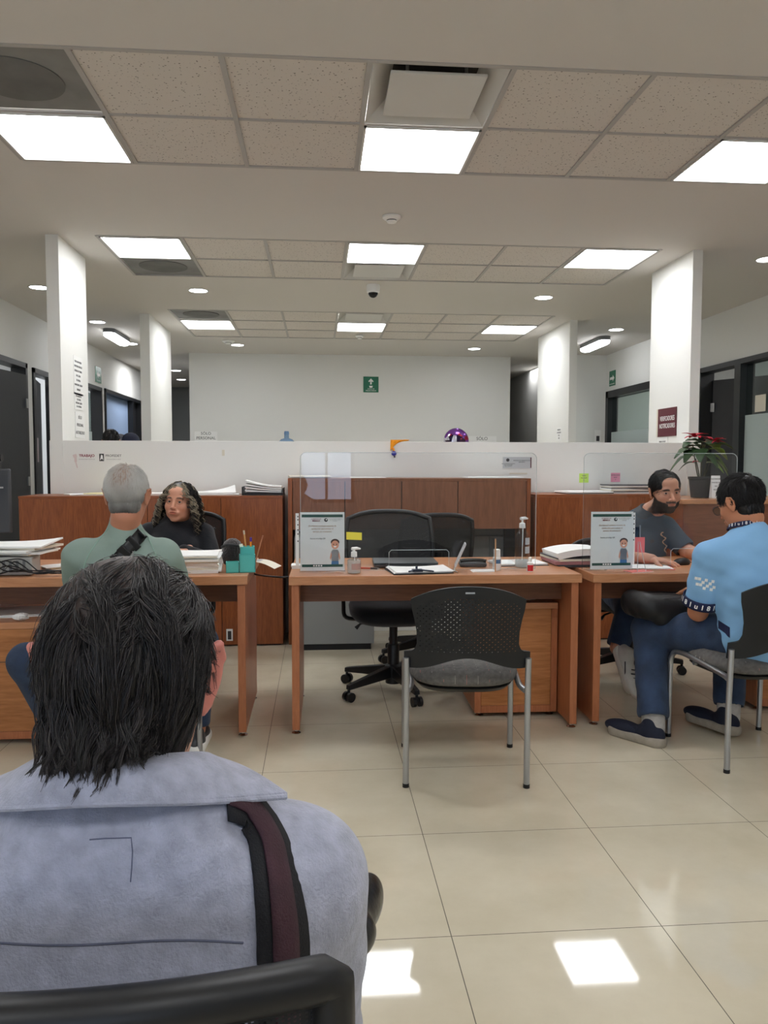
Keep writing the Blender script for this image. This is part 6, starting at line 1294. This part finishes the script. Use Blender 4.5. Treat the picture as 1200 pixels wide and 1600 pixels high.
fr_ = loc(v, Mh); mfr = np.clip((fr_[:, 1]-.02)/.03, 0, 1)*np.clip((fr_[:, 2]-.05)/.03, 0, 1)*.5; colr[:len(v)] = colr[:len(v)]*(1-mfr)[:, None]+cc1*mfr[:, None]
np_obj('hair', [(v, f), (sv, sf)], curlM, P3, colr)
# ---- person 4: bearded man in the dark grey T-shirt, hand on the mouse
J = dict(neck=(-.065, .05, 1.02), chest=(0, .01, .85), pelvis=(.02, -.06, .54), shR=(.155, .04, .925), elR=(.255, .30, .80), wrR=(.12, .50, .793), shL=(-.17, .02, .92), elL=(-.25, .14, .79), wrL=(-.22, .38, .79), knL=(-.12, .38, .52), knR=(.18, .38, .51), anL=(.11, .36, .09), anR=(.28, .44, .30))
P4, Mh = seated('person', (1.90, 4.55, 0), PI, 'person with a full dark beard and dark grey T-shirt behind the right desk', (-.125, .10, 1.138), (.02, .12, .05), dict(wide=1.06, jaw=1.25), (196, 142, 116), J, hands={'R': ((-.62, .42, -.06), (0, 0, -1), -1, (.22, .18, .2, .25), dict(spread=.16)), 'L': ((.5, 1, 0), (0, 0, -1), 1, (.2,)*4, {})}, cols=dict(bz=.0255, bh=.0062, brow=(14, 10, 9), beard=(38, 28, 24), lips=(.82, .55, .52)), gaze=(-.15, -.1))
tee = mat('slate_tee', (72, 77, 82), .9, bump=.15, bscale=30, var=.06, vscale=5)
s4 = SD(); s4.ell((0, 0, .82), (.175, .125, .20), k=.05); s4.cap((-.13, .03, .93), (.12, .04, .935), .062, .062, k=.05); s4.cap((-.03, .03, .97), (-.06, .04, 1.015), .080, .068, k=.04); s4.cap((0, -.02, .70), (.02, -.06, .53), .155, .17, k=.06); s4.ell((.0, .08, .76), (.13, .09, .13), k=.05)
for s in 'LR': s4.cap(J['sh'+s], Vector(J['sh'+s]).lerp(Vector(J['el'+s]), .82), .068, .062, k=.03)
s4.ell((-.07, .075, 1.070), (.075, .075, .055), k=.006, sub=True)
for s in 'LR':
    e_ = Vector(J['el'+s]); a_ = Vector(J['sh'+s]).lerp(e_, .84); s4.cap(a_+(e_-a_).normalized()*.075, a_+(e_-a_).normalized()*.14, .085, .085, k=.004, sub=True)
tsh = cloth('tshirt', P4, s4, tee, .006, .0035, 24, 17); b4 = bvh_of(tsh)
pr4 = B()
for i in range(26):
    x = -.115+.035*math.sin(i*.7)*.4-.0012*i; z = .90-.0052*i; h = b4.ray_cast(Vector((x, 1, z)), Vector((0, -1, 0)))
    if h[0] is not None: pr4.ell(h[0]+h[1]*.001, (.0042 if i % 3 else .007, .0016, .0036), 8)
pr4.out('chest_print', mat('cream_print', (206, 170, 140), .8), tsh)
trousers(P4, J, denim)
v, f, n = scalp(Mh, (.0825, .099, .089), (0, -.014, .038), [((0, .098, -.012), (.072, .050, .074)), ((0, .02, -.12), (.12, .14, .085)), ((.09, .01, -.035), (.024, .04, .045)), ((-.09, .01, -.035), (.024, .04, .045))])
lp = loc(v, Mh); R3 = np.array(Mh.to_3x3())
f1 = fur(v, n, (lp[:, 2] > -.04) & (lp[:, 1] < .066), 1500, .034, lambda P: np.tile(R3 @ np.array([.9, .15, -.25]), (len(P), 1)) if False else (np.stack([np.sign(loc(P, Mh)[:, 0]+.03)*.7, -.1-0*P[:, 0], -.5-0*P[:, 0]], 1)@R3.T), lift=.25, K=5, seed=8, nchild=7, spread=.0035, r=.0006)
body = [c for c in P4.children if c.name.startswith('body')][0]; me = body.data; bvv = np.empty(len(me.vertices)*3, np.float32); me.vertices.foreach_get('co', bvv); bvv = bvv.reshape(-1, 3).astype(float); bn = np.empty(len(me.vertices)*3, np.float32); me.vertex_normals.foreach_get('vector', bn); bn = bn.reshape(-1, 3).astype(float); q = loc(bvv, Mh)
def beardmask(q): return (q[:, 2] < -.016-.52*np.clip(q[:, 1]-.01, 0, 1)) & (q[:, 2] > -.120) & (q[:, 1] > .002) & (np.abs(q[:, 0]) < .085) & ~((np.abs(q[:, 0]) < .024) & (q[:, 2] > -.072) & (q[:, 2] < -.047) & (q[:, 1] > .078))
f2 = fur(bvv, bn, beardmask(q), 1800, .013, tuple(R3 @ np.array([0, .25, -1])), lift=.5, K=4, seed=9, nchild=6, spread=.0025, r=.0005)
must = (np.abs(q[:, 0]) < .028) & (q[:, 2] > -.052) & (q[:, 2] < -.042) & (q[:, 1] > .08); f3 = fur(bvv, bn, must, 160, .008, tuple(R3 @ np.array([0, .1, -1])), lift=.3, K=3, seed=10, nchild=5, spread=.0015, r=.0004) if must.any() else f2
np_obj('hair', [(v, f), f1], hairM, P4); np_obj('beard', [f2, f3], mat('brown_beard', (36, 27, 24), .6), P4)
white_sh = mat('white_leather', (214, 212, 204), .45, var=.08, vscale=30)
shoe(P4, Matrix.Translation((.262, .50, .20)) @ (RZ(.25) @ RX(-1.0)).to_4x4(), white_sh, mat('offwhite_sole', (206, 200, 186), .6), laces=True); shoe(P4, Matrix.Translation((.11, .39, 0)), white_sh, M['white_plastic'])
# ---- person 5: man in the light blue jersey, three quarters from behind, looking down
J = dict(neck=(-.035, .0, 1.0), chest=(0, -.01, .86), pelvis=(.02, -.0, .54), shL=(-.19, .0, .905), elL=(-.195, .09, .635), wrL=(-.10, .30, .70), shR=(.18, .0, .905), elR=(.24, .14, .66), wrR=(.10, .34, .76), knL=(-.265, .40, .49), knR=(.16, .40, .50), anL=(-.345, .19, .10), anR=(.07, .25, .12))
P5, Mh = seated('person', (1.912, 3.315, 0), .06, 'person in a light blue jersey and glasses seated before the right desk, looking down', (-.038, .035, 1.125), (.34, .38, 0), dict(wide=1.03, jaw=1.1, ear_out=.5), (188, 126, 94), J, hands={'L': ((.5, .8, -.2), (.3, .3, -1), 1, (.5,)*4, {}), 'R': ((-.5, .8, 0), (0, 0, -1), -1, (.4,)*4, {})}, cols=dict(brow=(30, 24, 22)), torso=(.105, .13))
jersey = mat('sky_jersey', (132, 180, 222), .8, bump=.12, bscale=22, var=.03, vscale=4)
s5 = SD(); s5.ell((0, -.02, .82), (.185, .13, .20), k=.05); s5.cap((-.15, -.005, .915), (.14, -.005, .915), .066, .066, k=.05); s5.cap((-.015, -.02, .965), (-.03, -.015, 1.0), .082, .068, k=.05); s5.cap((0, -.03, .70), (.02, -.02, .565), .155, .178, k=.06)
for s in 'LR':
    a_, e_ = Vector(J['sh'+s]), Vector(J['el'+s]); s5.cap(a_, a_.lerp(e_, .80), .072, .070, k=.03)
s5.ell((-.038, .01, 1.062), (.085, .08, .05), k=.006, sub=True)
for s in 'LR':
    a_, e_ = Vector(J['sh'+s]), Vector(J['el'+s]); d_ = (e_-a_).normalized(); c_ = a_.lerp(e_, .80); s5.cap(c_+d_*.10, c_+d_*.2, .10, .10, k=.004, sub=True)
jer = cloth('jersey', P5, s5, jersey, .006, .0065, 27, 23, st=(1.2, 1, .6)); b5 = bvh_of(jer)
navy = mat('navy_trim', (22, 30, 66), .8)
for s in 'LR':
    a_, e_ = Vector(J['sh'+s]), Vector(J['el'+s]); d_ = (e_-a_).normalized(); x_ = d_.cross(Vector((0, 1, 0))).normalized(); y_ = d_.cross(x_); c_ = a_.lerp(e_, .80)
    def ring(u, v): a = u*2*PI; k = c_-d_*.022+d_*.042*v; return k+(x_*math.cos(a)+y_*math.sin(a))*.0752
    cu = B().sheet(ring, 40, 3, -.004).out('sleeve_band', navy, jer, angle=180)
    if s == 'L':
        for k, ch in enumerate('181u181u181u181u181'):
            a = k*2*PI/19; nrm = x_*math.cos(a)+y_*math.sin(a); tan = nrm.cross(d_)*1; up = -d_; Rm = Matrix((tan*-1 if (tan.cross(up)).dot(nrm) < 0 else tan, up, nrm)).transposed(); p = c_-d_*.001+nrm*.0806; text(ch, .032, p, Rm.to_euler(), M['whiteink'], cu, 'sleeve_lettering', bold=.0008)
# navy collar band with white pattern, side flash, white sleeve checks
def cring(u, v):
    a = PI*(.0+2*u); return Vector((-.036+(.074-.008*v)*math.cos(a), .004+(.072-.008*v)*math.sin(a), 1.020+.020*v+.018*math.cos(a+.3)*0-.020*math.sin(a)))
cb = B().sheet(cring, 48, 3, .004).out('collar_band', navy, jer, angle=180)
for k in range(16):
    a = PI+.1+k*.2; p = Vector((-.036+.076*math.cos(a), .004+.074*math.sin(a), 1.030-.020*math.sin(a))); nrm = Vector((math.cos(a), math.sin(a), .1)).normalized(); up = Vector((0, 0, 1)); tn = up.cross(nrm).normalized(); Rm = Matrix((tn, nrm.cross(tn), nrm)).transposed(); text('181u'[k % 4], .019, p+nrm*.001, Rm.to_euler(), M['whiteink'], cb, 'collar_lettering')
def cast5(o, d): h = b5.ray_cast(Vector(o), Vector(d).normalized()); return h
inv5 = P5.matrix_basis.inverted() if False else (Matrix.Translation((1.912, 3.315, 0)) @ Matrix.Rotation(.06, 4, 'Z')).inverted()
def on5(px, py, lift=.001):
    o = inv5 @ Vector((0, 0, EYE)); d = (inv5.to_3x3() @ (at(px, py, y=3.0)-Vector((0, 0, EYE)))).normalized(); h = b5.ray_cast(o, d); return (h[0]+h[1]*lift, h[1]) if h[0] is not None else None
b = B()
for ix, iy in ((0, 0), (1, 0), (0, 2), (1, 2), (1.9, 1), (1.9, 3), (3, 0), (3, 2), (4, 1), (4, 3), (5, 0), (5, 2)):
    q = [on5(1086+ix*5.2+iy*.8+dx, 901+iy*4.6+ix*1.0+dy, .0015) for dx, dy in ((0, 0), (4.6, .8), (4.0, 5), (-.6, 4.2))]
    if all(q): b.add([p[0] for p in q]+[p[0]-p[1]*.001 for p in q], [(0, 1, 2, 3), (7, 6, 5, 4)])
if b.v: b.out('sleeve_checks', M['whiteink'], jer, smooth=False)
b = B(); cols_ = []
for i in range(9):
    x = 1112+i*3.6; tp, bt = 962+i*2.3, 974+i*2.6+(2 if i > 6 else 0); q = [on5(x, tp+(bt-tp)*k/3, .0015) for k in range(4)]; cols_.append(q)
V5 = []; F5 = []; 
for i in range(8):
    for k in range(3):
        c4 = [cols_[i][k], cols_[i+1][k], cols_[i+1][k+1], cols_[i][k+1]]
        if all(c4): n0 = len(V5); V5 += [p[0] for p in c4]; F5.append((n0, n0+1, n0+2, n0+3))
if V5: b.add(V5, F5); b.out('side_flash', navy, jer, smooth=False)
trousers(P5, J, denim, r=(.105, .082, .072), amp=.004)
navyshoe = mat('navy_knit_shoe', (26, 31, 48), .85, bump=.3, bscale=300); gsole = mat('grey_foam_sole', (150, 142, 130), .8, var=.1, vscale=40); sockM = mat('grey_sock', (168, 164, 160), .95, bump=.3, bscale=200, var=.1, vscale=60)
for s, yaw in (('L', .55), ('R', .35)):
    an = Vector(J['an'+s]); toe = (RZ(yaw) @ Vector((0, 1, 0))); shoe(P5, Matrix.Translation((an.x-.02, an.y, 0 if s == 'L' else .02)) @ Matrix.Translation(toe*.055) @ (RZ(yaw) @ RX(0 if s == 'L' else .0)).to_4x4(), navyshoe, gsole, k=1.08)
    sk = SD(); kn = Vector(J['kn'+s]); sk.cap(an+Vector((0, 0, -.03)), an.lerp(kn, .26), .052, .056, k=.01); v, f = sk.mesh(.005); np_obj('sock', [(v, f)], sockM, P5)
v, f, n = scalp(Mh, (.0815, .1, .092), (0, -.016, .040), [((0, .105, -.012), (.072, .046, .080)), ((0, .03, -.125), (.12, .14, .085)), ((.092, .012, -.035), (.024, .036, .050)), ((-.092, .012, -.035), (.024, .036, .050))])
lp = loc(v, Mh); R3 = np.array(Mh.to_3x3())
f1 = fur(v, n, lp[:, 2] > -.06, 2200, .040, lambda P: (np.stack([np.sign(loc(P, Mh)[:, 0])*.35*(loc(P, Mh)[:, 2] > .03), np.where(loc(P, Mh)[:, 2] > .08, .6, -.1), np.where(loc(P, Mh)[:, 2] > .10, -.2, -1.0)], 1)@R3.T), lift=.35, K=5, seed=14, nchild=9, spread=.004, r=.0007, tipspread=.2)
nk = SD(); nk.M = Mh; nk.ell((0, -.034, -.036), (.061, .058, .056), k=.01); nk.ell((0, -.02, -.125), (.12, .14, .04), k=.01, sub=True); nv, nf_ = nk.mesh(.004); nn_ = vnormals(nv, nf_)
f4 = fur(nv, nn_, loc(nv, Mh)[:, 1] < -.055, 700, .018, tuple(R3 @ np.array([0, 0, -1.])), lift=.2, K=4, seed=15, nchild=6, spread=.004, r=.0005)
np_obj('hair', [(v, f), f1, f4, (nv, nf_)], hairM, P5)
gl = empty('eyeglasses', P5.location, .06, 'thin dark-rimmed eyeglasses worn by the man in the light blue jersey', 'glasses')
for s in (-1, 1):
    P = [Mh @ Vector((s*.035+.027*math.cos(a), .106-.006*abs(math.cos(a)), .002+.020*math.sin(a))) for a in np.linspace(0, 2*PI, 24, endpoint=False)]; B().tube(P, .0013, 6, closed=True).out('rim', M['black'], gl)
    B().add([tuple(p) for p in P], [tuple(range(24))]).out('lens', M['glass'], gl, smooth=False); B().tube([Mh @ Vector(p) for p in ((s*.062, .098, .008), (s*.082, .06, .008), (s*.086, .0, .004), (s*.083, -.02, -.01))], .0013, 6).out('temple', M['black'], gl)
B().tube([Mh @ Vector(p) for p in ((-.010, .097, .008), (0, .104, .01), (.010, .097, .008))], .0012, 6).out('bridge', M['black'], gl)
# black backpack on the lap
r = empty('backpack', (1.715, 3.68, .515), .15, 'black backpack resting on the lap of the man in the light blue jersey', 'bag')
sb = SD(); [sb.cap((-.16, y_, .10), (.15, y_, .085), .062, .066, k=.02) for y_ in (-.07, .0, .07)]; sb.ell((-.17, 0, .11), (.05, .11, .06), k=.03); sb.cap((-.10, -.09, .06), (.10, -.09, .05), .05, .05, k=.02)
bagM = mat('black_nylon', (24, 25, 27), .55, bump=.25, bscale=30, var=.1, vscale=12); v, f = sb.mesh(.006); v = relax(v, f, 2); n = vnormals(v, f); np_obj('bag_body', [(v+n*(.004*noise3(v, 26, 9))[:, None], f)], bagM, r)
B().tube(bez([(-.13, -.10, .15), (0, -.125, .155), (.13, -.10, .14)], 6), .003, 6).out('zip', M['darkgrey'], r)
B().tube(bez([(.08, -.10, .06), (.10, -.14, -.02), (.11, -.16, -.10), (.13, -.17, -.13)], 6), .012, 8, flat=.3).out('strap', M['black'], r); B().tube(bez([(.02, -.11, .04), (.02, -.15, -.04), (.06, -.17, -.08), (.10, -.16, -.06)], 6), .0035, 6).out('cord', M['black'], r)
B().ell((.13, -.17, -.15), (.02, .018, .022), 12).out('strap_end', M['black'], r)
# ---- heads of people standing beyond the partition
for x, zt, lb, cap_, kk in ((175, 671, 'person beyond the partition, only the top of the dark hair showing', None, 0), (190, 679, 'person beyond the partition between the other two, only a grey cap edge showing', (120, 120, 128), 1), (207, 677, 'person in a navy cap beyond the partition, only the cap top showing', (44, 48, 66), 2)):
    y = (8.2, 9.35, 8.75)[kk]; q_ = at(x, zt, y=y); x, zt = q_.x-.012, q_.z; r = empty('person', (x, y, 0), .2-.3*kk, lb, 'person'); hc_ = Vector((0, 0, zt-.125)); Mh = headM(hc_, 0, 0); sd = SD(); head_shape(sd, Mh, fine=False); sd.cap(hc_+Vector((0, -.02, -.07)), hc_+Vector((0, -.03, -.18)), .05, .055, k=.02)
    z0 = zt-.36; sd.cap((-.15, -.02, z0), (.15, -.02, z0), .06, .06, k=.05); sd.cap((0, -.02, z0), (0, 0, .85), .11, .12, k=.05)
    for s in (-1, 1): sd.chain([(s*.17, -.02, z0), (s*.20, .0, z0-.28), (s*.16, .12, z0-.5)], [.05, .04, .028], k=.02); sd.chain([(s*.08, 0, .85), (s*.09, .02, .46), (s*.09, 0, .06)], [.08, .055, .04], k=.03); sd.ell((s*.09, .06, .035), (.04, .11, .035), k=.02); hand_shape(sd, (s*.16, .12, z0-.5), (0, .3, -1), (-s, 0, 0), -s, (.3,)*4)
    v, f = sd.mesh(.009); np_obj('body', [(v, f)], skinM, r, skin_cols(v, Mh, (190, 136, 108), scalp=(40, 34, 32)))
    c = SD(); c.cap((-.15, -.02, z0), (.15, -.02, z0), .07, .07, k=.05); c.cap((0, -.02, z0), (0, 0, .85), .13, .14, k=.05)
    for s in (-1, 1): c.chain([(s*.17, -.02, z0), (s*.20, .0, z0-.28), (s*.165, .1, z0-.45)], [.06, .05, .04], k=.02)
    cloth('shirt', r, c, [M['darkgrey'], M['grey'], navy][kk], .01); c = SD(); 
    for s in (-1, 1): c.chain([(s*.08, 0, .85), (s*.09, .02, .46), (s*.09, 0, .12)], [.10, .07, .055], k=.03)
    cloth('trousers', r, c, denim, .01)
    v, f, n = scalp(Mh, (.080, .10, .090), (0, -.014, .038), [((0, .10, -.015), (.075, .05, .08)), ((0, .02, -.12), (.12, .14, .08))], .005)
    if cap_ is None: np_obj('hair', [(v, f), fur(v, n, v[:, 2] > zt-.13, 700, .03, (0, -.5, -1), K=4, nchild=6, spread=.004, r=.0008)], hairM, r)
    else:
        c = SD(); c.M = Mh; c.ell((0, -.012, .045), (.086, .106, .088), k=.01); c.ell((0, 0, -.06), (.2, .2, .075), k=.004, sub=True); v2, f2_ = c.mesh(.005); np_obj('cap', [(v2, f2_)], mat('cap_fabric_%d' % kk, cap_, .9), r)
        B().sheet(lambda u, v: Mh @ Vector(((u-.5)*.14*(1-.25*v*v), .085+.07*v*(1-.9*(2*u-1)**2*.5), .022-.01*v-.03*(2*u-1)**2)), 12, 6, .003).out('peak', mat('peak_fabric_%d' % kk, cap_, .9), r); np_obj('hair', [(v, f)], hairM, r)
